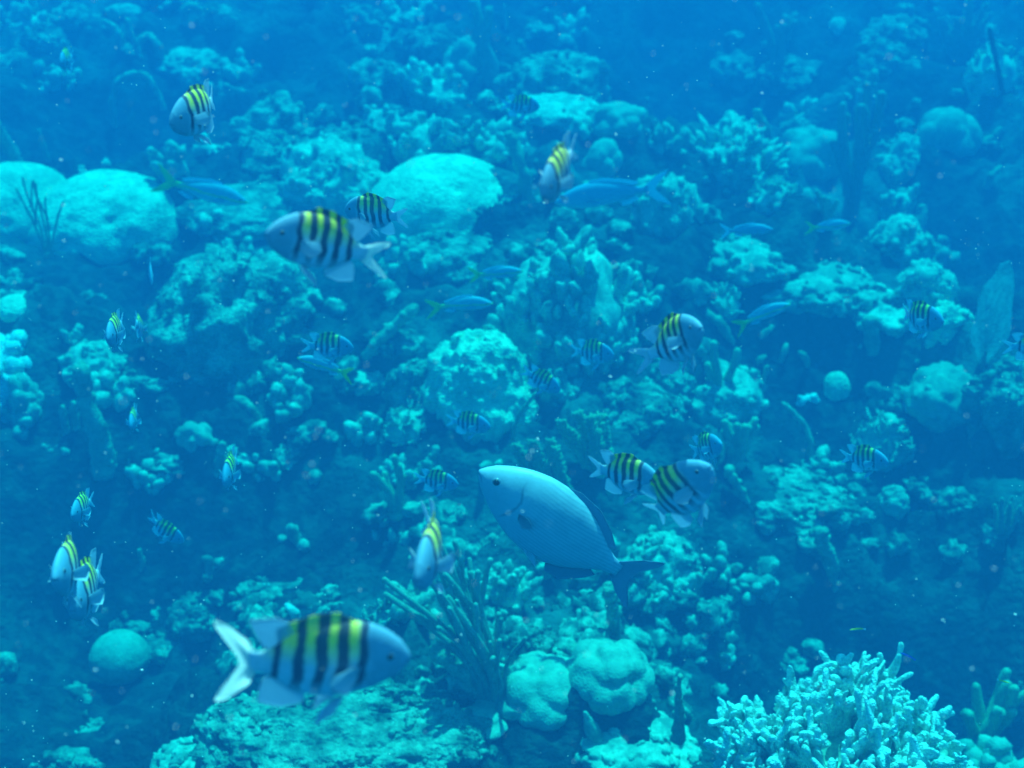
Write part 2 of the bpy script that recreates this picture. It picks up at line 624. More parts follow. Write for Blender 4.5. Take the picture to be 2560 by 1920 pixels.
def plate_into(mb, c, up, nrm, h, w, th, rng, nu=14, nv=9, lobes=0):
    # an upright wavy leaf with a scalloped rim and real thickness
    side = unit(np.cross(up, nrm))
    u = np.linspace(-1, 1, nu)
    v = np.linspace(0, 1, nv)
    ph, fq = rng.random() * 6.28, rng.uniform(3.0, 6.0)
    cup = rng.uniform(-0.5, 0.5)
    U, Vv = np.meshgrid(u, v)
    wid = w * (0.45 + 0.55 * np.sin(np.clip(Vv * 1.9, 0, 1.57)))
    rim = h * (1 - 0.35 * U ** 2 + 0.13 * np.sin(U * fq * 2 + ph) + 0.06 * np.sin(U * fq * 5 + ph * 2))
    if lobes:                                 # rim drawn out into blunt fingers
        g = np.zeros(nu)
        for q in range(lobes):
            g = np.maximum(g, rng.uniform(0.5, 1.0) * np.exp(-(np.abs(u - (-0.85 + 1.7 * (q + rng.uniform(0.2, 0.8)) / lobes)) / (rng.uniform(0.42, 0.62) / lobes)) ** 3))
        rim = h * (0.50 - 0.16 * U ** 2 + 0.62 * g[None, :] * (1 - 0.25 * U ** 2))
    lat = U * wid * (1 + (0.12 * np.sin(Vv * 7 + ph) if lobes else 0))
    out = cup * w * (U ** 2) + 0.16 * w * np.sin(U * fq + ph) * Vv + 0.25 * h * Vv ** 2 * rng.uniform(-1, 1)
    C = np.array(c) + lat[..., None] * side + (Vv * rim)[..., None] * up + out[..., None] * nrm
    t = th * (1 - 0.45 * Vv) * np.sqrt(np.clip(1.02 - U ** 2, 0.05, 1))
    A = (C + t[..., None] * nrm).reshape(-1, 3)
    B = (C - t[..., None] * nrm).reshape(-1, 3)
    i = np.arange(nv - 1)[:, None] * nu + np.arange(nu - 1)[None, :]
    F = np.stack([i, i + 1, i + 1 + nu, i + nu], 2).reshape(-1, 4)
    k = nu * nv
    ring = np.concatenate([np.arange(nu), np.arange(1, nv) * nu + nu - 1, (nv - 1) * nu + np.arange(nu - 2, -1, -1), np.arange(nv - 2, 0, -1) * nu])
    r2 = np.roll(ring, -1)
    S = np.stack([ring, ring + k, r2 + k, r2], 1)
    mb.add(np.concatenate([A, B]), np.concatenate([F[:, ::-1], F + k, S]))


def shape_leaves(sx, sy, sz, seed, n=34, size=(0.05, 0.10), th=0.007, lean=0.45):
    rng = random.Random(seed)
    mb = shape_rock(sx * 0.75, sy * 0.75, sz * 0.72, seed, 0.3, 0.1, 4)
    for i in range(n):
        a, e = rng.uniform(0, 6.28), math.asin(rng.uniform(-0.05, 1.0))
        d = np.array([math.cos(a) * math.cos(e), math.sin(a) * math.cos(e), math.sin(e)])
        c = d * (sx, sy, sz) * 0.68
        up = unit(d * lean + np.array([0, 0, 1 - lean]) + np.array([rng.gauss(0, .2), rng.gauss(0, .2), 0]))
        nr = unit(np.cross(up, [rng.gauss(0, 1), rng.gauss(0, 1), rng.gauss(0, 0.4)]))
        s = rng.uniform(*size)
        plate_into(mb, c, up, nr, s * rng.uniform(0.8, 1.3), s * rng.uniform(0.6, 1.0), th, rng)
    return mb


def rod_pts(base, top, rng, n=10, wob=0.06, sag=0.0):
    a, b = np.array(base, float), np.array(top, float)
    L = np.linalg.norm(b - a)
    s = np.linspace(0, 1, n)
    o1, o2 = rng.random() * 9, rng.random() * 9
    P = a + (b - a) * s[:, None]
    P[:, 0] += L * wob * (np.sin(s * 3.5 + o1) - math.sin(o1)) * 0.7
    P[:, 1] += L * wob * (np.sin(s * 3.1 + o2) - math.sin(o2)) * 0.7
    P[:, 2] += L * sag * np.sin(s * math.pi)
    return P


def rods(sx, sz, seed, n=9, r=0.012, lean=(0, 0), twigs=2, bump=0.3, sides=8, spread=1.0, sy=None):
    # sea rods: bare round branches rising from one foot and forking; returns a list of branches
    rng = random.Random(seed)
    sy = sx * 0.6 if sy is None else sy
    out = []
    for i in range(n):
        mb = MB()
        f = (i + 0.5) / n * 2 - 1
        tx = f * sx * spread + lean[0] * sz + rng.gauss(0, sx * 0.10)
        ty = rng.uniform(-1, 1) * sy + lean[1] * sz
        h = sz * rng.uniform(0.62, 1.0) * (1 - 0.22 * abs(f))
        P = rod_pts((f * sx * 0.15, rng.uniform(-.1, .1) * sx, -0.02), (tx, ty, h), rng, 12, 0.10)
        P[:, 0] = P[0, 0] + (P[:, 0] - P[0, 0]) * (np.linspace(0, 1, 12) ** 0.75)
        tube(mb, P, r * np.linspace(1.1, 0.85, 12), sides, 1, None, True, bump, seed + i, 55.0)
        for k in range(twigs):
            j = rng.randint(3, 8)
            d = unit(P[j + 1] - P[j - 1])
            s = rng.choice((-1, 1)) * rng.uniform(0.12, 0.3)
            q = P[j] + d * (h * rng.uniform(0.25, 0.5)) + np.array([s * h * 0.45, rng.gauss(0, .05) * h, 0.05 * h])
            tube(mb, rod_pts(P[j], q, rng, 8, 0.05), np.linspace(r * 0.9, r * 0.8, 8), sides, 1, None, True, bump, seed + 50 + k, 55.0)
        out.append(mb)
    return out


def plume(sx, sz, seed, n=6, lean=(0, 0), dens=26, tl=0.10, r=0.006, sides=5, tr=0.0032):
    # feathery sea plume: stems lined on both sides with many thin twigs
    rng = random.Random(seed)
    out = []
    for i in range(n):
        mb = MB()
        f = ((i + 0.5) / n * 2 - 1) if n > 1 else 0
        h = sz * rng.uniform(0.7, 1.0) * (1 - 0.2 * abs(f))
        top = (f * sx + lean[0] * h, rng.uniform(-.5, .5) * sx + lean[1] * h, h)
        P = rod_pts((f * sx * 0.2, 0, -0.02), top, rng, 14, 0.05)
        tube(mb, P, np.linspace(r * 1.5, r * 0.7, 14), sides)
        sid = unit(np.array([1.0, rng.gauss(0, 0.5), 0]))
        for k in range(dens):
            t = 0.12 + 0.86 * k / dens
            j = t * 13
            a = int(j)
            p = P[a] + (P[min(13, a + 1)] - P[a]) * (j - a)
            d = unit(P[min(13, a + 1)] - P[max(0, a - 1)])
            for sg in (-1, 1):
                l = tl * rng.uniform(0.7, 1.1) * (1 - 0.5 * t * t)
                u = unit(d * 0.75 + sid * sg * 0.85 + np.array([0, rng.gauss(0, .3), 0]))
                q = [p, p + u * l * 0.5 + d * l * 0.05, p + u * l + d * l * 0.22]
                tube(mb, q, [tr, tr, tr * 0.8], 4, 1, None, False)
        out.append(mb)
    return out


def column(pts, rad, seed, bump=0.35, sides=14, bf=9.0, n=26, knobs=0, kr=0.02):
    P = np.asarray(pts, float)
    s = np.linspace(0, len(P) - 1, n)
    Q = np.stack([np.interp(s, np.arange(len(P)), P[:, k]) for k in range(3)], 1)
    for _ in range(2):                        # round the corners
        Q[1:-1] = (Q[:-2] + 2 * Q[1:-1] + Q[2:]) / 4
    R = np.interp(s, np.arange(len(P)), rad)
    mb = MB()
    tube(mb, Q, R, sides, 1, None, True, bump, seed, bf / max(np.mean(rad), 0.01) * 0.12)
    rng = random.Random(seed)
    for i in range(knobs):
        j = rng.randrange(n)
        d = unit([rng.gauss(0, 1), rng.gauss(0, 1), abs(rng.gauss(0.5, 1))])
        knob(mb, Q[j] + d * R[j] * 0.8, d, kr * rng.uniform(0.6, 1.2), kr * rng.uniform(0.7, 1.5), rng, 2)
    return mb

# ------------------------------------------------------------------ placing corals where the photo shows them
NAME = {'R': ('reef_rock', 'reef rock', 'rock', 'lumpy reef rocks on the slope'),
        'B': ('brain_coral', 'brain coral', 'brain', 'rounded brain corals'),
        'L': ('boulder_coral', 'boulder coral', 'lobe', 'lobed boulder corals'),
        'K': ('finger_coral', 'finger coral', 'knob', 'knobby finger coral clumps'),
        'F': ('leaf_coral', 'leaf coral', 'leaf', 'leafy coral clumps'),
        'D': ('sea_rod', 'sea rod', 'gorg', 'branching sea rods'),
        'P': ('sea_plume', 'sea plume', 'gorg', 'feathery sea plumes'),
        'C': ('coral_branch', 'coral branch', 'sponge', 'single coral branches and stalks'),
        'S': ('tube_sponge', 'sponge', 'sponge', 'upright sponges')}
_seed = [11]


def vp(px, py, y):                            # where the line of sight through a pixel meets the upright plane at y
    d = ray(px, py)
    return CAM + d * (y / d[1])


def dims(px, py, w, h):
    P, t = hit(px, py + h * 0.5)
    a = math.atan2(-ray(px, py)[2], ray(px, py)[1])
    m = t / FPX
    sx = w * 0.5 * m
    Hh = h * m
    sy = min(sx, 0.48 * Hh / math.sin(a))
    q = Hh - sy * math.sin(a)
    sz = math.sqrt(max(q * q - (sy * math.sin(a)) ** 2, (0.25 * Hh) ** 2)) / math.cos(a)
    sz = min(sz, 1.5 * sx)
    g = unit(np.array([ray(px, py)[0], ray(px, py)[1], 0]))
    C = P + g * sy * 0.75
    k = 1 + sy * 0.75 / np.linalg.norm(P - CAM)
    C[2] = min(float(H(C[0], C[1])[0]), P[2] + 0.10 * sz) - 0.02
    return C, sx * k, sy * k, sz * k, m * k


def put(kind, px, py, w, h, label, **o):
    name, cat, mat, grp = NAME[o.get('as_', kind)]
    mat = M[o.get('mat', mat)]
    if kind in 'RKF' and py < 1050:           # feet sink into the uneven slope
        w, h, py = w * 1.15, h * 1.22, py + h * 0.08
    _seed[0] += 1
    sd_ = o.get('seed', _seed[0])
    if kind in 'DP':
        P, t = hit(px, py + h * 0.5)
        if 'fwd' in o:
            P = at(px, py + h * 0.5, t - o['fwd'])
        a = math.atan2(-ray(px, py)[2], ray(px, py)[1])
        m = t / FPX
        sz = h * m / math.cos(a)
        sx = w * 0.5 * m
        r = max(o.get('rpx', 6) * m, 0.004)
        n = o.get('n', 7)
        lean = (o.get('lean', 0.0), o.get('back', 0.0))
        if kind == 'D':
            L = rods(sx, sz, sd_, n, r, lean, o.get('twigs', 2), o.get('bump', 0.3), o.get('sides', 7))
        else:
            L = plume(sx, sz, sd_, n, lean, o.get('dens', 26), o.get('tl', 22) * m, r, 5, max(o.get('tr', 2.2) * m, 0.0022))
        if o.get('parts', True):
            root = empty(name, P)
            for b in L:
                b.obj('branch', mat, root)
            ft = shape_rock(max(sx * 0.16, r * 2), max(sx * 0.16, r * 2), max(sx * 0.12, r * 2), sd_, 0.2, 0.05, 3)
            ft.obj('holdfast', mat, root)
        else:
            mb = MB()
            for b in L:
                k = mb.n
                mb.v += b.v
                mb.t += [f + k for f in b.t]
                mb.q += [f + k for f in b.q]
                mb.n += b.n
            root = mb.obj(name, mat, None, P)
        tag(root, label, cat, grp)
        return root
    C, sx, sy, sz, m = dims(px, py, w, h)
    if o.get('ball'):                         # a free standing ball, touching the reef only at its foot
        P, t = hit(px, py + h * 0.52)
        m = t / FPX
        sx = sy = sz = w * 0.5 * m
        C = at(px, py, t + sx * 0.3)
    if 'depth' in o:
        sy *= o['depth']
    if kind == 'R':
        mb = shape_rock(sx, sy, sz, sd_, o.get('rough', 0.38), o.get('lump', 0.16), o.get('sub', 5), o.get('freq', 1.7), o.get('cut', 0.2))
        if o.get('knobs', True):              # encrusting growth belongs to the rock
            rng = random.Random(sd_)
            top = mb.v[0]
            ids = np.where(top[:, 2] > 0.15 * sz)[0]
            for i in range(o.get('nk', int(min(90, max(12, w * h / 480.0))))):
                p = top[ids[rng.randrange(len(ids))]]
                if vnoise([p * (4.0 / max(sx, .1)) + 3], sd_)[0] < -0.15:
                    continue
                d = unit(p / np.array([sx * sx, sy * sy, sz * sz]) + np.array([rng.gauss(0, .5), rng.gauss(0, .5), .5]))
                kr = rng.uniform(6, 14) * m
                if rng.random() < 0.45:
                    lump(mb, p, d, kr * rng.uniform(1, 2.4), kr * rng.uniform(1, 2), kr * rng.uniform(0.6, 1.3), rng)
                else:
                    knob(mb, p, d, kr, kr * rng.uniform(0.5, 1.3), rng, 2 if m < 0.0024 else 1, rng.uniform(0.5, 1))
    elif kind == 'B':
        mb = shape_brain(sx, sy, sz, sd_, o.get('sub', 5), o.get('dent', 0.07), o.get('holes', 5))
    elif kind == 'L':
        mb = shape_lobed(sx, sy, sz, sd_, o.get('freq', 1.55), o.get('fold', 0.42), o.get('sub', 5))
    elif kind == 'K':
        kp = o.get('kp', (9, 18))
        n = o.get('n', int(min(170, max(8, w * h / (((kp[0] + kp[1]) * 0.5) ** 2 * 3.4)))))
        mb = shape_knobs(sx, sy, sz, sd_, n, (kp[0] * m, kp[1] * m), o.get('el', (1.0, 2.0)), o.get('up', 0.5), 2 if m < 0.0027 else 1,
                         o.get('base', True), o.get('fill', 0.75))
    elif kind == 'F':
        s = o.get('size', (22, 42))
        mb = shape_leaves(sx, sy, sz, sd_, o.get('n', 40), (s[0] * m, s[1] * m), o.get('th', 4.0) * m, o.get('fl', 0.45))
    ob = mb.obj(name, mat, None, C)
    tag(ob, label, cat, grp)
    return ob


def stalk(kind, pts, rp, label, **o):         # branches, stalks and columns drawn out along a bent line standing on the reef
    name, cat, mat, grp = NAME[kind]
    mat = M[o.get('mat', mat)]
    _seed[0] += 1
    P0, t = hit(*pts[0])
    y = P0[1] - o.get('fwd', 0.0)
    m = t / FPX
    pp = []
    rng = random.Random(_seed[0])
    for i, (a, b) in enumerate(pts):
        pp.append(vp(a, b, y + (i and rng.uniform(-14, 14) * m)))
    base = pp[0].copy()
    pp = [p - base for p in pp]
    pp[0] = pp[0] - np.array([0, 0, 0.03])
    rr = [r * m for r in (rp if isinstance(rp, (list, tuple)) else [rp] * len(pts))]
    mb = column(pp, rr, _seed[0], o.get('bump', 0.45), o.get('sides', 12), 9.0, o.get('rings', 28), o.get('knobs', 0), o.get('kr', 10) * m)
    ob = mb.obj(name, mat, None, base)
    tag(ob, label, cat, grp)
    return ob


# ---- big landmarks
put('B', 1113, 496, 400, 225, "largest smooth pale dome brain coral in the middle of the reef", seed=5, dent=0.05, holes=7, sub=6, depth=1.0)
put('B', 285, 538, 400, 235, "broad pale dome brain coral with a sunlit front and dark base", seed=8, sub=6, dent=0.09, holes=6)
put('B', 50, 495, 330, 195, "dimmer brain coral dome behind the broad sunlit dome", seed=21)
put('B', 300, 1650, 150, 150, "small perfectly round ball coral alone over dark water", seed=33, dent=0.02, holes=0, mat='lobe', ball=True)
put('R', 1205, 900, 235, 265, "thick stony stump with a pitted bright top below the yellow tailed fish", seed=41, rough=0.26, lump=0.10, mat='brain', sub=6, nk=24, cut=0.1)
put('L', 1355, 1712, 225, 175, "front one of the twin lobed boulder corals, folded like a cushion", seed=52, n=13, lr=(0.30, 0.44), kk=13.0)
put('L', 1515, 1672, 215, 175, "rear one of the twin lobed boulder corals, with a drooping lobe", seed=59, n=13, lr=(0.30, 0.44), kk=13.0)
put('L', 1180, 1770, 165, 110, "smooth dim boulder lobe growing on the shoulder of the speckled mound", seed=63, n=4, lr=(0.45, 0.6))
put('R', 850, 1830, 690, 270, "wide speckled reef mound under the nearest striped fish", seed=66, sub=6, rough=0.32, lump=0.2, nk=420)
put('K', 1420, 690, 330, 330, "big mound bristling with stubby pale finger coral beside the largest dome", seed=71, kp=(9, 19), n=210, el=(1.2, 2.6), up=0.75)
put('F', 2195, 1085, 190, 190, "bright lettuce like coral mound with frilled edges near a striped fish", seed=77, n=70, size=(20, 36))
put('K', 45, 850, 235, 270, "bright stacked lobes of boulder coral cut by the picture edge", seed=82, kp=(17, 31), el=(0.6, 0.85), n=95, mat='fire', up=0.25, fill=0.72)
put('B', 45, 755, 110, 62, "dim dome rising behind the bright stacked lobes", seed=83, holes=1)
put('R', 590, 760, 330, 230, "pale sloping rock shoulder carrying a round dim ball", seed=86, rough=0.5, lump=0.25, nk=120)
put('B', 600, 708, 108, 108, "round dim ball sitting on the pale sloping rock shoulder", seed=87, holes=1, mat='lobe', dent=0.03, ball=True)
put('B', 452, 825, 88, 82, "small helmet shaped brain coral with a bright cap and shaded side", seed=88, holes=0, dent=0.04)
put('R', 1590, 1845, 290, 170, "pale rugged rock block with a pointed horn at one end", seed=91, rough=0.3, lump=0.2, mat='knob', nk=90)
stalk('C', [(1500, 1860), (1480, 1822), (1462, 1782)], [30, 20, 5], "pointed pale horn rising from the rugged rock block", mat='knob', bump=0.3)

# ---- top band, far and soft
put('K', 60, 28, 150, 60, "blurred knob clump in the topmost far corner above the tall dim plume", kp=(10, 20))
put('R', 190, 30, 110, 55, "dim far rock beside the topmost corner knob clump", nk=20)
put('K', 320, 14, 130, 42, "bright far knobs cut by the top edge over two leaning stalks", kp=(10, 20))
stalk('C', [(462, 60), (458, 25), (480, 12), (505, 28), (500, 58)], 9, "small hoop shaped branch at the top of the reef")
put('R', 545, 35, 80, 45, "small far rock next to the hoop shaped branch", nk=14)
put('R', 45, 105, 130, 70, "slanting far rock over the tall dim plume", nk=25)
put('R', 118, 92, 90, 52, "rounded far rock just behind the small distant striped fish", nk=16)
put('K', 122, 190, 130, 52, "flat far knob patch under the small distant striped fish", kp=(9, 18))
stalk('C', [(348, 140), (338, 110), (325, 80), (318, 50)], [8, 8, 7, 6], "straight stalk leaning among the far rocks")
stalk('C', [(308, 120), (300, 92), (285, 70), (262, 55)], [9, 9, 9, 7], "bent stalk beside the straight leaning one")
stalk('C', [(345, 140), (352, 100), (372, 88), (392, 108), (402, 136)], 10, "arched stalk left of the far table coral")
put('R', 478, 143, 170, 60, "far flat topped table shaped coral with dark water under it", nk=30, cut=0.5, rough=0.2, mat='knob')
put('K', 590, 170, 80, 50, "knob clump at the end of the far table coral", kp=(9, 18))
put('D', 55, 290, 90, 300, "tall dim sea plume leaning along the far edge", as_='P', n=3, lean=-0.2, rpx=15, twigs=1, bump=0.7, parts=False, spread=0.5)
put('P', 118, 355, 34, 90, "small spike shaped plume near the foot of the tall dim plume", n=1, tl=10, parts=False)
stalk('C', [(285, 310), (278, 260), (292, 205), (330, 182), (370, 190), (398, 240), (408, 270)], 8, "thin beaded arch of dim branch in the dark hollow", bump=0.8)
put('K', 245, 398, 175, 66, "row of bright little knobs just above the broad sunlit dome", kp=(10, 20), fill=0.5, el=(0.9, 1.5))
put('K', 438, 402, 84, 74, "dim knob clump between the bright row and the front facing fish", kp=(9, 18))
put('K', 528, 365, 60, 34, "little dim clump under the chin of the upper front facing fish", kp=(8, 15))
put('R', 690, 300, 160, 110, "dim ridge of rock sloping down above the bright patch", nk=40)
put('R', 690, 372, 170, 90, "arched dim rock under the sloping ridge", nk=30)
put('R', 835, 425, 215, 140, "bright rough rock patch touching the largest dome", mat='knob', nk=90)
put('R', 640, 490, 330, 120, "smooth pale slope of rock behind the striped fish pair", rough=0.2, lump=0.08, nk=20)
put('K', 545, 572, 80, 55, "three bright knobs in front of the smooth pale slope", kp=(13, 23), n=9, el=(0.9, 1.3))
put('K', 600, 625, 140, 60, "pale knob ledge under the belly of the head on striped fish", kp=(12, 22))
put('D', 120, 525, 130, 220, "thin wiry sea rods crossing in front of the broad dome", n=5, rpx=2.6, twigs=1, lean=0.1, fwd=0.5, mat='gorgpale')
put('R', 910, 48, 100, 60, "small far rock in the top row beyond the ridge", nk=20)
put('K', 1020, 32, 105, 46, "dim far knobs beside the tall soft plume top", kp=(9, 18))
put('D', 1232, 95, 70, 230, "tall soft plume standing at the top of the reef", as_='P', n=3, lean=-0.2, rpx=15, twigs=1, bump=0.7, parts=False, spread=0.5)
put('P', 1264, 36, 26, 70, "short spike plume beside the tall soft plume", n=1, tl=8, parts=False)
put('R', 1320, 66, 110, 40, "low dim bar of rock behind the tall plumes", nk=14)
put('K', 1432, 64, 66, 48, "lone bright knob bunch high on the far slope", kp=(10, 19))
put('L', 1170, 135, 120, 130, "far lobed boulder just beside the tall soft plume", n=7)
put('R', 1075, 105, 120, 70, "far ridge rock joining the lobed boulder", nk=26)
put('R', 1385, 152, 235, 115, "broad far rock mound sloping down to one side", nk=60, rough=0.3)
put('R', 945, 180, 120, 60, "faint rock at the end of the diagonal knob ridge", nk=20)
put('K', 1090, 215, 160, 85, "diagonal ridge of bright knobs under the far lobed boulder", kp=(10, 19))
put('R', 1262, 212, 66, 46, "small square block on the slope under the broad far mound", nk=10)
put('R', 1385, 262, 225, 72, "long bright ledge over a dark overhang", mat='knob', cut=0.5, nk=40, rough=0.25)
put('L', 1552, 288, 140, 80, "bright round lump at the end of the long ledge", n=6)
put('K', 1445, 312, 95, 50, "ring of pale knobs below the long ledge", kp=(9, 16))
put('K', 1255, 345, 155, 60, "white topped knobs between the largest dome and the long ledge", kp=(12, 22))
stalk('S', [(1318, 500), (1310, 440), (1292, 385), (1275, 340)], [18, 16, 15, 14], "dim upright sponge column beside the largest dome")
put('L', 1512, 395, 110, 95, "dim helmet dome behind the head down striped fish", fold=0.25)
put('K', 1645, 340, 105, 90, "chain of pale finger knobs at the dark drop off", kp=(9, 18), fill=0.55)
put('K', 960, 290, 130, 70, "dim knob clump upslope of the largest dome", kp=(9, 18))
put('K', 1055, 335, 150, 95, "tangled dim finger coral just behind the largest dome", kp=(9, 18))
put('K', 1155, 305, 66, 90, "dim upright knob stack near the faint barred fish", kp=(10, 18))
put('R', 880, 330, 130, 90, "faint rock between the ridge and the tangled finger coral", nk=30)
put('R', 1110, 625, 205, 95, "pitted rock hump just under the largest dome", nk=60)
put('K', 1030, 640, 90, 70, "pale knobs at the foot of the largest dome", kp=(12, 22), n=14)
put('R', 1660, 500, 150, 130, "rough ledge of rock under the faint long fish", nk=70, mat='knob')

# ---- far slope beyond the dark drop off
put('D', 1940, 85, 120, 190, "faint tall sea rods rising out of the top of the picture", n=4, rpx=10, twigs=1, parts=False)
put('B', 2092, 62, 52, 46, "faint little ball on the highest far slope", holes=0)
put('R', 2228, 75, 135, 66, "faint lumpy mound high on the far slope", nk=30)
put('R', 2208, 150, 150, 80, "paler lumpy mound directly below the faint high one", nk=40)
stalk('S', [(2170, 245), (2172, 215), (2185, 185)], [14, 13, 13], "short column under the paler lumpy mound")
put('P', 2400, 70, 150, 170, "wide hazy plume filling the far upper corner", n=5, tl=24, dens=30, parts=False)
put('F', 2475, 165, 140, 115, "bright shelf of plates with a dark rod across it", n=36, size=(18, 34))
stalk('C', [(2508, 225), (2490, 150), (2474, 75)], 6, "dark thin rod crossing the bright shelf of plates", mat='turf', bump=0.2, fwd=0.5)
put('R', 1832, 172, 105, 66, "dim far lump above the capped rock", nk=20)
put('R', 2000, 182, 165, 66, "dim far ridge of stretched lumps", nk=36)
put('K', 2028, 245, 115, 46, "pale streak of knobs under the stretched far ridge", kp=(8, 16))
put('R', 1842, 285, 125, 110, "capped rock with a bright rim over a dark hollow", mat='knob', rough=0.3, cut=0.5, nk=20)
stalk('C', [(1915, 400), (1925, 350), (1912, 310), (1890, 280)], 10, "curved pale stalk hugging the capped rock")
put('R', 1980, 325, 72, 50, "small ringed rock above the boulder with a hole", nk=10)
put('L', 2022, 385, 180, 125, "pale boulder with a hole in its side", n=6)
put('D', 2120, 350, 66, 400, "very tall hazy plume standing like a pole", as_='P', n=4, rpx=12, twigs=1, bump=0.7, parts=False, spread=0.6)
put('K', 2160, 240, 80, 66, "knob bunch beside the top of the very tall plume", kp=(9, 18))
put('L', 2365, 312, 155, 110, "tall dark sided boulder with a bright cap", fold=0.22)
put('R', 2245, 375, 120, 130, "bright crooked rock patch beside the dark sided boulder", mat='knob', nk=60)
put('K', 1825, 395, 220, 130, "wriggling mass of finger coral under the capped rock", kp=(8, 15), el=(1.6, 3.4), n=120, up=0.3)
put('F', 1935, 480, 120, 80, "bright plates just below the wriggling finger coral", n=26, size=(16, 30))
put('D', 2065, 510, 60, 100, "small bunch of pale rods over a yellow tailed fish", n=4, rpx=7, twigs=0, parts=False)
put('K', 2235, 490, 110, 120, "upper pale clump of the column below the crooked rock", kp=(9, 18))
put('R', 2245, 580, 130, 110, "lower pale clump of the column below the crooked rock", mat='knob', nk=50)
stalk('C', [(2458, 360), (2480, 348), (2500, 325)], [14, 12, 8], "bright little stub on the dark far wall")
stalk('C', [(2465, 465), (2478, 440), (2500, 420)], [11, 10, 7], "dim slanting stub lower on the dark far wall")
stalk('S', [(2300, 610), (2302, 565), (2306, 520)], [14, 13, 11], "thin upright sponge above the tall sea fan's rocks")
put('K', 2330, 620, 150, 70, "hollowed knob rocks on the skyline near the sea fan", kp=(13, 23))
put('R', 1880, 625, 200, 90, "rounded head of the long falling ridge", nk=80, mat='knob')
put('R', 2030, 690, 250, 110, "bright middle of the long falling ridge", nk=110, mat='knob')
put('R', 2190, 755, 190, 90, "lower end of the long falling ridge", nk=70, mat='knob')
put('F', 1803, 745, 100, 66, "small pale cup of leaf coral beside the big upright striped fish", n=14, size=(22, 34))
put('R', 2305, 700, 120, 95, "rounded bright rock between ridge and sea fan", mat='knob', nk=60)
put('R', 2360, 778, 105, 90, "bright pitted rock touching the nose of a striped fish by the fan", mat='brain', nk=60)
stalk('S', [(2182, 875), (2180, 840), (2176, 805)], [18, 20, 17], "pale stubby sponge standing in the dark gap")
stalk('C', [(1760, 775), (1795, 800), (1828, 850), (1832, 880)], [15, 13, 10, 7], "dim bent log ahead of the big upright striped fish")
stalk('C', [(2165, 800), (2155, 765), (2140, 745)], [12, 13, 10], "short pale log under the falling ridge")
put('K', 2085, 735, 60, 66, "pale knob cup hanging under the falling ridge", kp=(10, 18), n=10)
for i, (a, b, c, d, lb) in enumerate([
        (1893, 845, 1925, 825, "tiny pale stick at the top of the dark gap"),
        (1950, 900, 1966, 862, "tiny upright chip in the dark gap"),
        (1888, 905, 1912, 892, "tiny flat chip low in the dark gap"),
        (2022, 910, 2000, 882, "bright curved chip in the middle of the dark gap"),
        (2128, 872, 2150, 866, "small pale chip near the stubby sponge"),
        (1912, 820, 1930, 818, "speck of coral under the dim bent log"),
        (2070, 838, 2096, 834, "grey sliver of coral over the dark gap")]):
    stalk('C', [(a, b), ((a + c) / 2 + 3, (b + d) / 2 - 3), (c, d)], [6, 9, 6], lb, rings=10)

# ---- middle band
put('R', 240, 892, 125, 80, "ringed rock cap on a tall pale stalk", mat='knob', nk=26)
stalk('S', [(262, 1180), (250, 1100), (228, 1040), (212, 985), (205, 930)], [26, 28, 24, 20, 22], "tall pale stalk under the ringed rock cap", knobs=16)
put('K', 278, 965, 66, 80, "rounded knobs stacked beside the tall pale stalk", kp=(15, 26), n=9, el=(0.9, 1.3))
put('K', 182, 840, 46, 34, "tiny white knob above the tall pale stalk", kp=(10, 18), n=5)
put('K', 78, 1005, 96, 85, "bright knob cluster over the dark water's edge", kp=(13, 23), n=14)
stalk('S', [(165, 1085), (160, 1050), (156, 1020)], [9, 10, 8], "shorter of two little finger sponges")
stalk('S', [(190, 1070), (188, 1040), (184, 1010)], [9, 10, 9], "taller of two little finger sponges")
put('K', 150, 1130, 90, 40, "scraps of coral under the two little finger sponges", kp=(7, 14), n=14)
stalk('C', [(545, 950), (600, 910), (640, 902), (670, 930), (688, 980), (680, 1040), (660, 1065)], [17, 19, 20, 17, 15, 14, 10], "stout arched branch bent like an elbow", knobs=16)
put('K', 735, 965, 85, 110, "bright lumps hanging beside the stout arched branch", kp=(12, 22), n=18)
stalk('C', [(652, 1050), (628, 1022), (605, 1002), (580, 1000)], [10, 12, 13, 13], "short curled branch under the stout arch")
put('L', 505, 1065, 125, 85, "rounded dome on the rough plate of reef", n=5)
put('R', 430, 1105, 250, 110, "rough plate of reef under the rounded dome", nk=90)
put('K', 385, 1180, 135, 90, "bright ragged knobs hanging from the rough plate", kp=(9, 18))
put('R', 610, 1105, 145, 75, "pale holed rock above the fish with spread fins", mat='knob', nk=44)
put('K', 660, 1170, 85, 80, "clump right behind the fish with spread fins", kp=(10, 19))
put('F', 725, 1135, 85, 80, "leaning leaf clump beyond the fish with spread fins", n=16, size=(18, 30))
stalk('S', [(545, 1185), (550, 1150), (555, 1110)], [11, 10, 9], "knotty post on the near side of the fish with spread fins", bump=0.8)
put('R', 390, 925, 130, 60, "dim lump over the rough plate of reef", nk=20)
stalk('C', [(915, 880), (955, 845), (1000, 800), (1035, 772)], [17, 16, 15, 14], "slanting log of coral beside the stony stump", knobs=6)
put('R', 1010, 840, 110, 60, "low rock behind the slanting log", nk=30)
put('R', 1050, 950, 130, 110, "rough knuckled rock against the stony stump", nk=80)
put('R', 900, 920, 150, 80, "lumpy rock under the barred fish and yellow tail", nk=70, mat='knob')
put('K', 910, 1055, 115, 130, "spaced white finger knobs on dark rock", kp=(14, 22), n=9, el=(1.2, 1.8), fill=0.6)
put('F', 1030, 1045, 125, 95, "leafy pale clump beside the spaced white fingers", n=26, size=(20, 34))
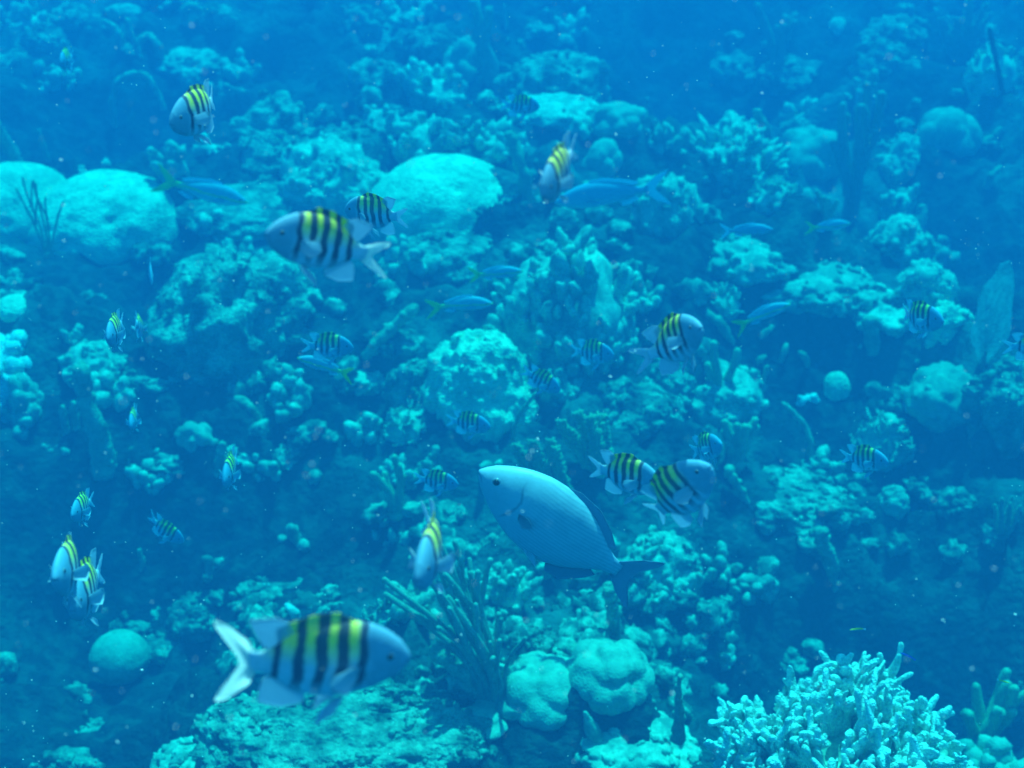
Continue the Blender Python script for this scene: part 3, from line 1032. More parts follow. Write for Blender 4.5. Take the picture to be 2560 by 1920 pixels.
put('K', 1375, 825, 115, 90, "white rounded knobs on the shoulder of the stony stump", kp=(17, 30), n=11, el=(0.9, 1.3))
stalk('C', [(1228, 1035), (1240, 985), (1262, 940), (1272, 900)], [9, 17, 20, 20], "ragged bright spur running down from the stony stump", knobs=22, bump=0.7)
put('K', 1390, 930, 100, 120, "crumbly knob column beside the small steep barred fish", kp=(8, 15))
put('K', 1330, 720, 130, 60, "ledge of pale knobs behind the lower yellow tailed fish", kp=(12, 20))
stalk('S', [(1215, 750), (1212, 720), (1208, 690)], [9, 9, 8], "thin peg under the upper yellow tailed fish")
put('K', 1510, 800, 130, 160, "descending crumbs of finger coral behind a barred fish", kp=(8, 15))
put('K', 1590, 700, 100, 110, "loose knobs on the outer flank of the bristling mound", kp=(9, 16), fill=0.6)
put('P', 1400, 1150, 130, 190, "feathery plume with fingered tip behind the grey chub", n=4, lean=-0.35, tl=30, dens=40, rpx=8, tr=4.6, mat='gorgpale')
put('P', 1500, 1080, 130, 220, "wide feathery plume with a notched top above two striped fish", n=5, lean=-0.25, tl=32, dens=42, rpx=8, tr=4.6, mat='gorgpale')
put('R', 1590, 1010, 190, 120, "dim crumbly rock behind the two overlapping striped fish", nk=90)
put('R', 1650, 930, 130, 80, "dim rock beneath the tail of the big upright striped fish", nk=50)
stalk('C', [(1322, 1150), (1288, 1130), (1280, 1080), (1300, 1030), (1338, 985)], 5, "thin crescent whip of coral in open dark water", bump=0.2)
put('K', 995, 1165, 60, 66, "small upright shreds under the leafy pale clump", kp=(8, 15), n=12)
put('K', 1080, 1148, 60, 60, "small torn coral bit beside the upright shreds", kp=(8, 15), n=10)
put('K', 1235, 1148, 60, 34, "two white chips under a small barred fish", kp=(10, 16), n=4)
put('D', 990, 1220, 90, 140, "stubby yellowish rods left of the small sharp barred fish", n=6, rpx=10, twigs=1, mat='gorgpale')
put('R', 1090, 1262, 140, 85, "dim green clump over the head down fish", nk=50)
put('K', 985, 1330, 110, 70, "faint crust of knobs below the dim green clump", kp=(8, 15))
put('R', 1785, 965, 190, 120, "pale mound under two bright upright rods", nk=90, mat='knob')
put('D', 1795, 925, 60, 160, "two bright upright rods on a pale mound", n=3, rpx=11, twigs=0, mat='gorgpale')
stalk('C', [(1895, 1000), (1905, 960), (1918, 918)], [7, 7, 6], "dim slim rod beside the dark cave")
stalk('C', [(1995, 1003), (2020, 1000), (2046, 1002)], [13, 14, 11], "bright white knob log over the dark cave", mat='fire', knobs=6)
put('B', 2085, 955, 84, 90, "dim hooded dome in the middle of the dark gap", holes=0)
put('R', 2365, 975, 185, 130, "broad dark bodied boulder with a pale sloping top", mat='lobe', rough=0.3, lump=0.08, cut=0.5, nk=10)
put('R', 2240, 970, 120, 60, "rubble bank between the lettuce coral and the pale topped boulder", nk=44)
put('K', 2264, 985, 34, 44, "pair of white beads on the rubble bank", kp=(12, 19), n=3, mat='fire')
put('D', 1838, 1100, 80, 130, "hand shaped bunch of thick pale rods", n=6, rpx=12, twigs=1, mat='gorgpale')
put('K', 2042, 1150, 105, 56, "bright pebbly knobs behind the tail of a striped fish", kp=(9, 18))
put('R', 1960, 1230, 260, 150, "dim green rocky slope under the bright pebbly knobs", nk=150)
stalk('C', [(1868, 1255), (1850, 1225), (1832, 1200), (1822, 1175)], [13, 11, 11, 14], "pale crooked branch beside the yellow lipped striped fish", knobs=5)
put('K', 2050, 1215, 70, 50, "white knob pair on the dim green slope", kp=(13, 22), n=6)
put('R', 2085, 1285, 75, 60, "small drooping rock at the edge of the dark deep", nk=20)
put('L', 2230, 1242, 76, 72, "little blotchy ball hanging over the dark deep", freq=3.0, fold=0.3)
put('R', 2335, 1205, 140, 80, "knuckled rock past the little blotchy ball", nk=60)
put('R', 2390, 1230, 110, 90, "rounded rock at the lip of the dark deep", nk=50)
put('P', 2500, 1290, 90, 130, "ruffled drooping coral near the picture edge over the deep", n=5, tl=14, dens=20, rpx=6, tr=3)
put('R', 2500, 960, 170, 180, "dim sandy rock under the tall sea fan", nk=80)
put('K', 2510, 1010, 120, 70, "pale crumbs beside the pale topped boulder's dark flank", kp=(8, 15))
stalk('C', [(2010, 1170), (2030, 1110), (2012, 1060), (1960, 1010)], 7, "dim bent cord running down from the white knob log")

# ---- lower band
put('R', 735, 1420, 290, 110, "dim greenish ledge over the tail of the nearest striped fish", nk=130)
put('R', 505, 1530, 150, 110, "broken dim clump beside the pair of front facing fish", nk=70)
put('R', 340, 1520, 170, 90, "low dim clump behind the lower front facing fish", nk=60)
put('R', 560, 1470, 110, 60, "dim step of rock leading up to the greenish ledge", nk=36)
put('R', 410, 1605, 130, 70, "faint rubble beside the round ball coral", nk=40)
stalk('C', [(352, 1430), (356, 1400), (348, 1376)], [5, 7, 6], "pale worm like stick standing in dark water")
stalk('C', [(630, 1478), (650, 1464), (675, 1464), (698, 1480)], [5, 7, 7, 4], "bright crescent chip below the greenish ledge", mat='fire')
stalk('C', [(748, 1555), (735, 1530), (718, 1514)], [10, 12, 8], "white stub over the back of the nearest striped fish", mat='fire')
put('K', 752, 1345, 54, 38, "lone white knob above the greenish ledge", kp=(13, 22), n=5)
put('K', 545, 1415, 80, 40, "faint crumbs beside the steep small barred fish", kp=(9, 16), n=10)
put('R', 170, 1860, 270, 130, "dim mound in the dark bottom corner", nk=80)
put('R', 470, 1880, 150, 110, "bright crusty foot of the wide speckled mound", nk=80, mat='knob')
stalk('S', [(1200, 1728), (1165, 1690), (1130, 1650), (1100, 1632)], [22, 24, 26, 30], "knobby log lying against the speckled mound", knobs=34, kr=11)
put('F', 955, 1530, 100, 110, "small pale clump above the eye of the nearest striped fish", n=16, size=(18, 30))
put('K', 1030, 1480, 90, 140, "pale ragged stack behind the long sea rods", kp=(14, 24), n=16)
put('D', 1230, 1550, 260, 400, "large fan of long bare sea rods beside the twin boulders", n=11, rpx=8.5, twigs=2, lean=-0.24, bump=0.6, seed=207)
put('D', 1255, 1640, 110, 260, "short upright rods at the foot of the large rod fan", n=4, rpx=6, twigs=0, bump=0.5)
put('K', 1265, 1470, 140, 140, "hooked pale coral clump below the belly of the grey chub", kp=(9, 16), el=(1.2, 2.6), fill=0.6)
put('R', 1330, 1575, 110, 70, "scattered pale bits over the twin boulders", nk=40)
stalk('S', [(1540, 1600), (1535, 1550), (1528, 1500), (1520, 1470)], [15, 15, 14, 12], "beaded post under the tail root of the grey chub", knobs=26, kr=12)
put('R', 1640, 1400, 200, 170, "pale green rock behind the tail of the grey chub", nk=140, mat='knob')
put('K', 1600, 1480, 90, 70, "twiggy coral bits under the grey chub's tail", kp=(7, 12), el=(2, 4), n=20)
put('K', 1790, 1400, 100, 120, "upper clump of the dim coral column by the dark deep", kp=(10, 19))
put('K', 1890, 1455, 70, 80, "bright ringed clump beside the dim coral column", kp=(12, 20), n=14)
put('K', 1835, 1480, 80, 60, "lower clump of the dim coral column", kp=(9, 18))
stalk('C', [(2085, 1470), (2080, 1420), (2066, 1370), (2046, 1335)], [9, 16, 16, 20], "hanging string of crusted coral in the dark deep", knobs=16, bump=0.7)
put('K', 1705, 1600, 90, 70, "sunlit crumbs low on the slope beside the sea rod spike", kp=(9, 16))
put('K', 1795, 1645, 80, 50, "white curled crumb behind the fire coral", kp=(10, 18), n=8)
put('R', 1720, 1560, 130, 90, "dim slope rock leading to the sunlit crumbs", nk=60)
put('R', 1970, 1640, 90, 66, "faint rock behind the fire coral in the dark deep", nk=30)
stalk('S', [(1697, 1835), (1698, 1780), (1697, 1735), (1698, 1692)], [16, 11, 7, 4], "slim tapering sea rod spike on the rugged rock block", mat='gorg', knobs=6, kr=8, fwd=0.45)
put('D', 2435, 1800, 130, 210, "grooved upright rods like organ pipes beside the fire coral", n=11, rpx=14, twigs=0, mat='gorgpale', lean=0.1, bump=0.5, fwd=0.6)
put('K', 2495, 1880, 270, 220, "rounded pale knobs in the nearest bottom corner", kp=(23, 40), el=(0.8, 1.1), n=26, mat='lobe')
put('P', 2530, 1740, 90, 150, "dim plume at the picture edge above the rounded pale knobs", n=4, tl=16, dens=22, rpx=6, tr=3)


# ---- the fire coral: rock base with many forked blades, nearest and brightest
def fire_coral():
    P, t = hit(2080, 1985)
    m = (t - 0.75) / FPX
    C = at(2105, 1868, t - 0.62)
    sx, sy, sz = 345 * m, 230 * m, 225 * m
    C[2] -= sz * 0.62
    root = empty('fire_coral', C)
    tag(root, "large bright fire coral with pale forked blades in the near corner", 'fire coral')
    rk = shape_rock(sx * 0.92, sy * 0.92, sz * 0.80, 301, 0.3, 0.16, 6)
    rk.v[0][:, 2] = np.where(rk.v[0][:, 2] < -0.2 * sz, rk.v[0][:, 2] - 0.9, rk.v[0][:, 2])
    rk.obj('rock_base', M['knob'], root)
    rng = random.Random(77)
    k = 0
    while k < 98:
        u, v = rng.uniform(-1, 1), rng.uniform(-1, 0.75)
        if u * u + v * v > 1:
            continue
        zz = sz * 0.76 * math.sqrt(max(0, 1 - u * u * 0.98 - v * v * 0.9))
        tall = 0.80 + 0.75 * math.exp(-((u - 0.10) / 0.32) ** 2) + 0.2 * rng.random()
        mb = MB()
        up = unit(np.array([u * 0.22 + rng.gauss(0, 0.13), min(v, 0.2) * 0.30 - 0.05 + rng.gauss(0, .12), 1]))
        nr = unit(np.cross(up, [rng.gauss(0.5, 0.7), rng.gauss(0, 0.8), 0]))
        sd2 = unit(np.cross(up, nr))
        h = tall * rng.uniform(78, 125) * m
        antler_into(mb, (0, 0, 0), up, nr, h * 0.94, rng.uniform(17, 24) * m, rng)
        if rng.random() < 0.6:
            plate_into(mb, (0, 0, 0), up, nr, h * 0.95, h * rng.uniform(0.36, 0.55), 13 * m, rng, 56, 20, rng.randint(2, 4))
        mb.obj('blade', M['fire'], root, (u * sx * 0.9, v * sy * 0.9, zz - 0.02))
        k += 1


fire_coral()
put('R', 2010, 1700, 190, 110, "rough shaded hump behind the fire coral's blades", mat='knob', nk=90, seed=311)


# ---- sea fan: a flat net of fine ribs, full of tiny holes, on a short stem
def sea_fan(px, py, w, h, label):
    P, t = hit(px, py + h * 0.5)
    y = P[1]
    m = t / FPX
    out = [(0.50, 0.0), (0.62, 0.06), (0.88, 0.25), (0.98, 0.36), (0.93, 0.52), (0.83, 0.72), (0.76, 0.90), (0.62, 0.99), (0.45, 0.97),
           (0.30, 0.86), (0.17, 0.75), (0.10, 0.62), (0.16, 0.47), (0.06, 0.38), (0.14, 0.26), (0.36, 0.10)]
    poly = np.array([((a - 0.5) * w, b * h) for a, b in out]) * m * 1.05
    nu, nv = 150, 330
    xs = np.linspace(poly[:, 0].min(), poly[:, 0].max(), nu)
    zs = np.linspace(0, poly[:, 1].max(), nv)
    X, Z = np.meshgrid(xs, zs)
    xx, zz = X.ravel(), Z.ravel()
    wob = 6 * m * fbm(np.stack([xx * 14, zz * 14, 0 * xx], 1), 5, 3)
    ins = np.zeros(len(xx), bool)
    j = len(poly) - 1
    for i in range(len(poly)):
        a, b = poly[i], poly[j]
        c = ((a[1] > zz) != (b[1] > zz)) & (xx + wob < (b[0] - a[0]) * (zz - a[1]) / (b[1] - a[1] + 1e-9) + a[0])
        ins ^= c
        j = i
    s = 1.0 / (7.0 * m)
    net = worley(np.stack([xx * s, zz * s * 0.62, 0 * xx + 0.5], 1), 4)
    yy = 10 * m * fbm(np.stack([xx * 5, zz * 5, 0 * xx], 1), 8, 2) + 0.10 * xx
    V = np.stack([xx, yy, zz], 1)
    i = (np.arange(nv - 1)[:, None] * nu + np.arange(nu - 1)[None, :]).ravel()
    ok = ins[i] & ins[i + 1] & ins[i + nu] & ins[i + nu + 1] & (net[i] > 0.16)
    i = i[ok]
    F = np.stack([i, i + 1, i + 1 + nu, i + nu], 1)
    used = np.unique(F)
    rm = np.full(len(V), -1)
    rm[used] = np.arange(len(used))
    th = np.array([0, 1.6 * m, 0])
    n = len(used)
    F = rm[F]
    mb = MB()
    e = np.concatenate([F[:, [0, 1]], F[:, [1, 2]], F[:, [2, 3]], F[:, [3, 0]]])
    key = np.sort(e, 1)
    _, inv, cnt = np.unique(key[:, 0] * 1000003 + key[:, 1], return_inverse=True, return_counts=True)
    rim = e[cnt[inv] == 1]
    S = np.stack([rim[:, 0], rim[:, 0] + n, rim[:, 1] + n, rim[:, 1]], 1)
    mb.add(np.concatenate([V[used] - th, V[used] + th]), np.concatenate([F, F[:, ::-1] + n, S[:, ::-1]]))
    root = empty('sea_fan', P)
    mb.obj('blade', M['fan'], root)
    rb = MB()
    for k in range(5):
        f = (k - 2) / 2
        Q = rod_pts((0.0, 0.0, 0.0), (f * 0.30 * w * m, 0, h * m * (0.92 - 0.25 * abs(f))), random.Random(k), 12, 0.03)
        Q[:, 1] = 10 * m * fbm(np.stack([Q[:, 0] * 5, Q[:, 2] * 5, 0 * Q[:, 0]], 1), 8, 2) + 0.10 * Q[:, 0]
        tube(rb, Q, np.linspace(1.2, 0.6, 12) * m, 6)
    rb.obj('ribs', M['fan'], root)
    st = column([(0, 0, -0.05), (0, 0, 0.05), (0, 0, 0.12)], [6 * m, 5 * m, 4 * m], 3, 0.3)
    st.obj('stem', M['gorg'], root)
    tag(root, label, 'sea fan')


sea_fan(2455, 785, 112, 280, "tall dim netted sea fan standing upright on the far side")

# ------------------------------------------------------------------ fish
def fish_mat(name, kind):
    m, nt, b = mk(name)
    b.inputs["Roughness"].default_value = 0.42 if kind == 'chub' else 0.6
    b.inputs["Specular IOR Level"].default_value = 0.35 if kind == 'chub' else 0.15
    tc = nd(nt, "ShaderNodeTexCoord").outputs["Object"]
    sp = nd(nt, "ShaderNodeSeparateXYZ")
    nt.links.new(tc, sp.inputs[0])
    x, z = sp.outputs[0], sp.outputs[2]
    nz = nd(nt, "ShaderNodeTexNoise", Scale=9.0, Detail=3.0)
    nt.links.new(tc, nz.inputs["Vector"])
    wob = mth(nt, 'MULTIPLY', mth(nt, 'SUBTRACT', nz.outputs["Fac"], 0.5), 0.05)
    u = mth(nt, 'ADD', mth(nt, 'SUBTRACT', 0.5, x), wob)          # 0 snout .. 1 tail tip
    zf = mth(nt, 'ADD', mth(nt, 'MULTIPLY', mth(nt, 'ADD', z, wob), 1.0), 0.5)
    if kind == 'striped':
        c = mixc(nt, ramp(nt, zf, [(0.36, 0.0), (0.56, 1.0)]), (0.36, 0.56, 0.70), (0.34, 0.52, 0.62))
        head = ramp(nt, u, [(0.20, 1.0), (0.27, 0.0)])
        c = mixc(nt, head, c, (0.12, 0.33, 0.45))
        yel = mth(nt, 'MULTIPLY', ramp(nt, zf, [(0.515, 0.0), (0.64, 1.0)]), ramp(nt, u, [(0.22, 0.0), (0.29, 1.0), (0.70, 1.0), (0.80, 0.0)]))
        oi = nd(nt, "ShaderNodeObjectInfo").outputs["Random"]
        yel = mth(nt, 'MULTIPLY', yel, mth(nt, 'ADD', 0.8, mth(nt, 'MULTIPLY', oi, 0.2)))
        c = mixc(nt, yel, c, (0.92, 0.74, 0.02))
        zs = mth(nt, 'MULTIPLY', mth(nt, 'SUBTRACT', zf, 0.5), 0.10)
        ub = mth(nt, 'ADD', mth(nt, 'ADD', u, zs), mth(nt, 'MULTIPLY', mth(nt, 'SUBTRACT', oi, 0.5), 0.022))
        st = []
        for cpos, wd in ((0.265, 0.016), (0.37, 0.022), (0.475, 0.022), (0.585, 0.020), (0.695, 0.014)):
            st += [(cpos - wd - 0.014, 0.0), (cpos - wd, 1.0), (cpos + wd, 1.0), (cpos + wd + 0.014, 0.0)]
        bar = mth(nt, 'MULTIPLY', ramp(nt, ub, st), ramp(nt, zf, [(0.30, 0.0), (0.43, 1.0)]))
        c = mixc(nt, mth(nt, 'MULTIPLY', bar, mth(nt, 'ADD', 0.88, mth(nt, 'MULTIPLY', oi, 0.11))), c, (0.014, 0.026, 0.075))
    elif kind == 'chub':
        c = mixc(nt, ramp(nt, zf, [(0.38, 0.0), (0.62, 1.0)]), (0.25, 0.40, 0.51), (0.31, 0.45, 0.50))
        wv = nd(nt, "ShaderNodeTexWave", Scale=17.0, Distortion=0.6)
        wv.bands_direction = 'Z'
        wv.inputs["Detail"].default_value = 1.0
        nt.links.new(tc, wv.inputs["Vector"])
        body = ramp(nt, u, [(0.27, 0.0), (0.36, 1.0)])
        c = mixc(nt, mth(nt, 'MULTIPLY', mth(nt, 'MULTIPLY', ramp(nt, wv.outputs["Fac"], [(0.45, 0.0), (0.75, 1.0)]), body), 0.30), c, (0.13, 0.22, 0.28))
    elif kind == 'snapper':
        c = mixc(nt, ramp(nt, zf, [(0.42, 0.0), (0.60, 1.0)]), (0.48, 0.58, 0.62), (0.26, 0.40, 0.46))
        yb = ramp(nt, zf, [(0.487, 0.0), (0.497, 1.0), (0.512, 1.0), (0.522, 0.0)])
        tail = ramp(nt, u, [(0.62, 0.0), (0.78, 1.0)])
        c = mixc(nt, mth(nt, 'MAXIMUM', mth(nt, 'MULTIPLY', yb, 0.85), tail), c, (0.72, 0.66, 0.05))
    elif kind == 'pale':
        c = mixc(nt, ramp(nt, zf, [(0.42, 0.0), (0.60, 1.0)]), (0.36, 0.48, 0.56), (0.20, 0.34, 0.44))
    elif kind == 'wrasse':
        c = mixc(nt, ramp(nt, zf, [(0.485, 0.0), (0.51, 1.0)]), (0.55, 0.62, 0.62), (0.62, 0.60, 0.06))
    elif kind == 'fin':
        c = mixc(nt, 0.0, (0.48, 0.66, 0.76), (0.48, 0.66, 0.76))
        b.inputs["Roughness"].default_value = 0.5
    elif kind == 'whitefin':
        c = mixc(nt, 0.0, (0.88, 0.90, 0.84), (0.88, 0.90, 0.84))
    elif kind == 'darkfin':
        c = mixc(nt, 0.0, (0.17, 0.31, 0.43), (0.17, 0.31, 0.43))
    elif kind == 'softfin':
        c = mixc(nt, 0.0, (0.21, 0.36, 0.47), (0.21, 0.36, 0.47))
    elif kind == 'yellowfin':
        c = mixc(nt, 0.0, (0.72, 0.66, 0.05), (0.72, 0.66, 0.05))
    elif kind == 'bluefin':
        c = mixc(nt, 0.0, (0.05, 0.16, 0.60), (0.05, 0.16, 0.60))
    if kind in ('striped', 'chub'):           # gill cover edge, mouth line and a mottled head
        zc = mth(nt, 'SUBTRACT', zf, 0.5)
        gl = mth(nt, 'ADD', mth(nt, 'SUBTRACT', 0.245, mth(nt, 'MULTIPLY', mth(nt, 'MULTIPLY', zc, zc), 2.2)), 0.0)
        gd = mth(nt, 'ABSOLUTE', mth(nt, 'SUBTRACT', u, gl))
        gm = mth(nt, 'MULTIPLY', ramp(nt, gd, [(0.0, 1.0), (0.012, 0.0)]), ramp(nt, zf, [(0.36, 0.0), (0.42, 1.0), (0.58, 1.0), (0.64, 0.0)]))
        ml = mth(nt, 'ABSOLUTE', mth(nt, 'ADD', mth(nt, 'ADD', zc, 0.014), mth(nt, 'MULTIPLY', u, 0.28)))
        mm = mth(nt, 'MULTIPLY', ramp(nt, ml, [(0.0, 1.0), (0.007, 0.0)]), ramp(nt, u, [(0.035, 1.0), (0.055, 0.0)]))
        c = mixc(nt, mth(nt, 'MULTIPLY', mth(nt, 'MAXIMUM', gm, mm), 0.6), c, (0.05, 0.10, 0.15))
        n5 = nd(nt, "ShaderNodeTexNoise", Scale=16.0, Detail=4.0)
        nt.links.new(tc, n5.inputs["Vector"])
        c = mixc(nt, mth(nt, 'MULTIPLY', ramp(nt, n5.outputs["Fac"], [(0.42, 0.0), (0.68, 1.0)]), 0.22), c, (0.10, 0.20, 0.27))
    nt.links.new(c, b.inputs["Base Color"])
    if kind.endswith('fin'):
        see_through(nt, b, c, 0.5)
    vo = nd(nt, "ShaderNodeTexVoronoi", Scale=48.0)
    nt.links.new(tc, vo.inputs["Vector"])
    bp = nd(nt, "ShaderNodeBump", Strength=0.05, Distance=0.004)
    nt.links.new(vo.outputs["Distance"], bp.inputs["Height"])
    nt.links.new(bp.outputs[0], b.inputs["Normal"])
    return m


FM = {k: fish_mat(k + ("_skin" if k in ('striped', 'chub', 'snapper', 'pale', 'wrasse') else ""), k)
      for k in ('striped', 'chub', 'snapper', 'pale', 'wrasse', 'fin', 'whitefin', 'darkfin', 'softfin', 'yellowfin', 'bluefin')}


def eye_mat(name, col):
    m, nt, b = mk(name)
    b.inputs["Base Color"].default_value = (*col, 1)
    b.inputs["Roughness"].default_value = 0.15
    b.inputs["Specular IOR Level"].default_value = 0.6
    return m


FM['iris'] = eye_mat("eye_ring", (0.12, 0.20, 0.26))
FM['pupil'] = eye_mat("eye_pupil", (0.008, 0.01, 0.015))

# profiles in fish lengths: snout at x=+0.5, tail tips at x=-0.5 ; (u, top, bottom, half width)
PROF = {
    'striped': [(0.0, 0.012, -0.022, 0.010), (0.015, 0.044, -0.050, 0.026), (0.05, 0.094, -0.088, 0.043), (0.11, 0.150, -0.130, 0.058), (0.20, 0.200, -0.172, 0.069),
                (0.30, 0.222, -0.192, 0.074), (0.40, 0.236, -0.205, 0.074), (0.50, 0.222, -0.198, 0.066), (0.60, 0.178, -0.160, 0.052),
                (0.68, 0.115, -0.105, 0.036), (0.74, 0.070, -0.066, 0.025), (0.79, 0.056, -0.055, 0.018), (0.83, 0.060, -0.060, 0.010)],
    'chub': [(0.0, 0.005, -0.012, 0.006), (0.02, 0.038, -0.036, 0.028), (0.06, 0.085, -0.075, 0.045), (0.12, 0.132, -0.118, 0.062), (0.20, 0.178, -0.162, 0.075),
             (0.30, 0.212, -0.200, 0.084), (0.40, 0.222, -0.215, 0.085), (0.50, 0.208, -0.205, 0.078), (0.60, 0.165, -0.165, 0.062),
             (0.68, 0.112, -0.110, 0.044), (0.75, 0.064, -0.062, 0.028), (0.80, 0.042, -0.040, 0.018), (0.84, 0.046, -0.044, 0.010)],
    'snapper': [(0.0, 0.003, -0.008, 0.004), (0.02, 0.020, -0.022, 0.018), (0.06, 0.046, -0.042, 0.032), (0.12, 0.078, -0.066, 0.044), (0.20, 0.108, -0.088, 0.052),
                (0.30, 0.124, -0.100, 0.056), (0.40, 0.122, -0.098, 0.054), (0.50, 0.104, -0.084, 0.047), (0.60, 0.074, -0.062, 0.036),
                (0.68, 0.046, -0.042, 0.024), (0.74, 0.032, -0.030, 0.016), (0.78, 0.028, -0.027, 0.011), (0.81, 0.032, -0.031, 0.007)],
    'wrasse': [(0.0, 0.003, -0.006, 0.004), (0.03, 0.022, -0.020, 0.016), (0.10, 0.050, -0.046, 0.032), (0.2, 0.070, -0.064, 0.042), (0.35, 0.078, -0.072, 0.045),
               (0.5, 0.074, -0.068, 0.042), (0.65, 0.058, -0.054, 0.033), (0.76, 0.042, -0.040, 0.022), (0.82, 0.036, -0.034, 0.012), (0.85, 0.036, -0.034, 0.007)],
}
PROF['pale'] = PROF['snapper']


def bend_y(x, b):
    t = np.clip(0.15 - x, 0, None)
    return b * t * t


def fish_body(kind, bend):
    pr = np.array(PROF[kind])
    uu = np.concatenate([np.linspace(0, 0.05, 8)[:-1], np.linspace(0.05, pr[-1, 0], 46)])
    def sm(c):
        v = np.interp(uu, pr[:, 0], pr[:, c])
        for _ in range(2):
            v[1:-1] = (v[:-2] + 2 * v[1:-1] + v[2:]) / 4
        return v
    top, bot, hw = sm(1), sm(2), sm(3)
    n = 28
    th = np.arange(n) * 2 * math.pi / n
    c, s = np.cos(th), np.sin(th)
    cy_ = np.sign(c) * np.abs(c) ** 1.15
    zc, zr = (top + bot) / 2, (top - bot) / 2
    X = np.repeat(0.5 - uu[:, None], n, 1)
    Y = hw[:, None] * cy_[None, :] * (1.0 + 0.0 * X)
    Z = zc[:, None] + zr[:, None] * s[None, :]
    if kind in ('striped', 'chub'):           # gill cover edge and mouth crease
        g = 0.235 - 0.03 * ((Z / 0.15) ** 2)
        Y = Y * (1 - 0.05 * np.exp(-((0.5 - X - g) / 0.010) ** 2))
        mo = np.exp(-((Z + 0.016 + (0.5 - X) * 0.15) / 0.006) ** 2) * np.clip(1 - (0.5 - X) / 0.05, 0, 1)
        Y = Y * (1 - 0.5 * mo)
        X = X - 0.008 * mo
    Y = Y + bend_y(X, bend)
    V = np.stack([X, Y, Z], 2).reshape(-1, 3)
    m = len(uu)
    i = np.arange(m - 1)[:, None] * n + np.arange(n)[None, :]
    j = np.arange(m - 1)[:, None] * n + (np.arange(n)[None, :] + 1) % n
    F = np.stack([i, i + n, j + n, j], 2).reshape(-1, 4)
    mb = MB()
    mb.add(V, F)
    mb.t.append(np.array([[0, a, a + 1] for a in range(1, n - 1)]))
    k = (m - 1) * n
    mb.t.append(np.array([[k, k + a + 1, k + a] for a in range(1, n - 1)]))
    return mb


def fin(base, tip, bend=0.0, th=0.006, spread=0.0, nv=7, y0=0.0, out=0.0, ray_amp=0.0015, twist=0.0):
    # a tapering membrane between a base line and a free edge (x, z), with fine rays
    n = 22
    def rs(L):
        L = np.array(L, float)
        s = np.linspace(0, len(L) - 1, n)
        return np.stack([np.interp(s, np.arange(len(L)), L[:, k]) for k in range(2)], 1)
    A, B = rs(base), rs(tip)
    v = np.linspace(0, 1, nv)
    C = A[None] + (B - A)[None] * v[:, None, None]
    X, Z = C[..., 0], C[..., 1]
    Y = y0 + out * v[:, None] ** 1.2 + bend_y(X, bend) + twist * Z * np.clip(v[:, None] * 2.5, 0, 1)
    t = th * (1 - 0.85 * v[:, None]) * np.ones((1, n)) + ray_amp * (np.sin(np.arange(n) * math.pi)[None, :] + (np.arange(n) % 2)[None, :])
    P1 = np.stack([X, Y + t, Z], 2).reshape(-1, 3)
    P2 = np.stack([X, Y - t, Z], 2).reshape(-1, 3)
    i = np.arange(nv - 1)[:, None] * n + np.arange(n - 1)[None, :]
    F = np.stack([i, i + 1, i + 1 + n, i + n], 2).reshape(-1, 4)
    k = nv * n
    ring = np.concatenate([np.arange(n), np.arange(1, nv) * n + n - 1, (nv - 1) * n + np.arange(n - 2, -1, -1), np.arange(nv - 2, 0, -1) * n])
    r2 = np.roll(ring, -1)
    mb = MB()
    mb.add(np.concatenate([P1, P2]), np.concatenate([F, F[:, ::-1] + k, np.stack([r2, r2 + k, ring + k, ring], 1)]))
    return mb


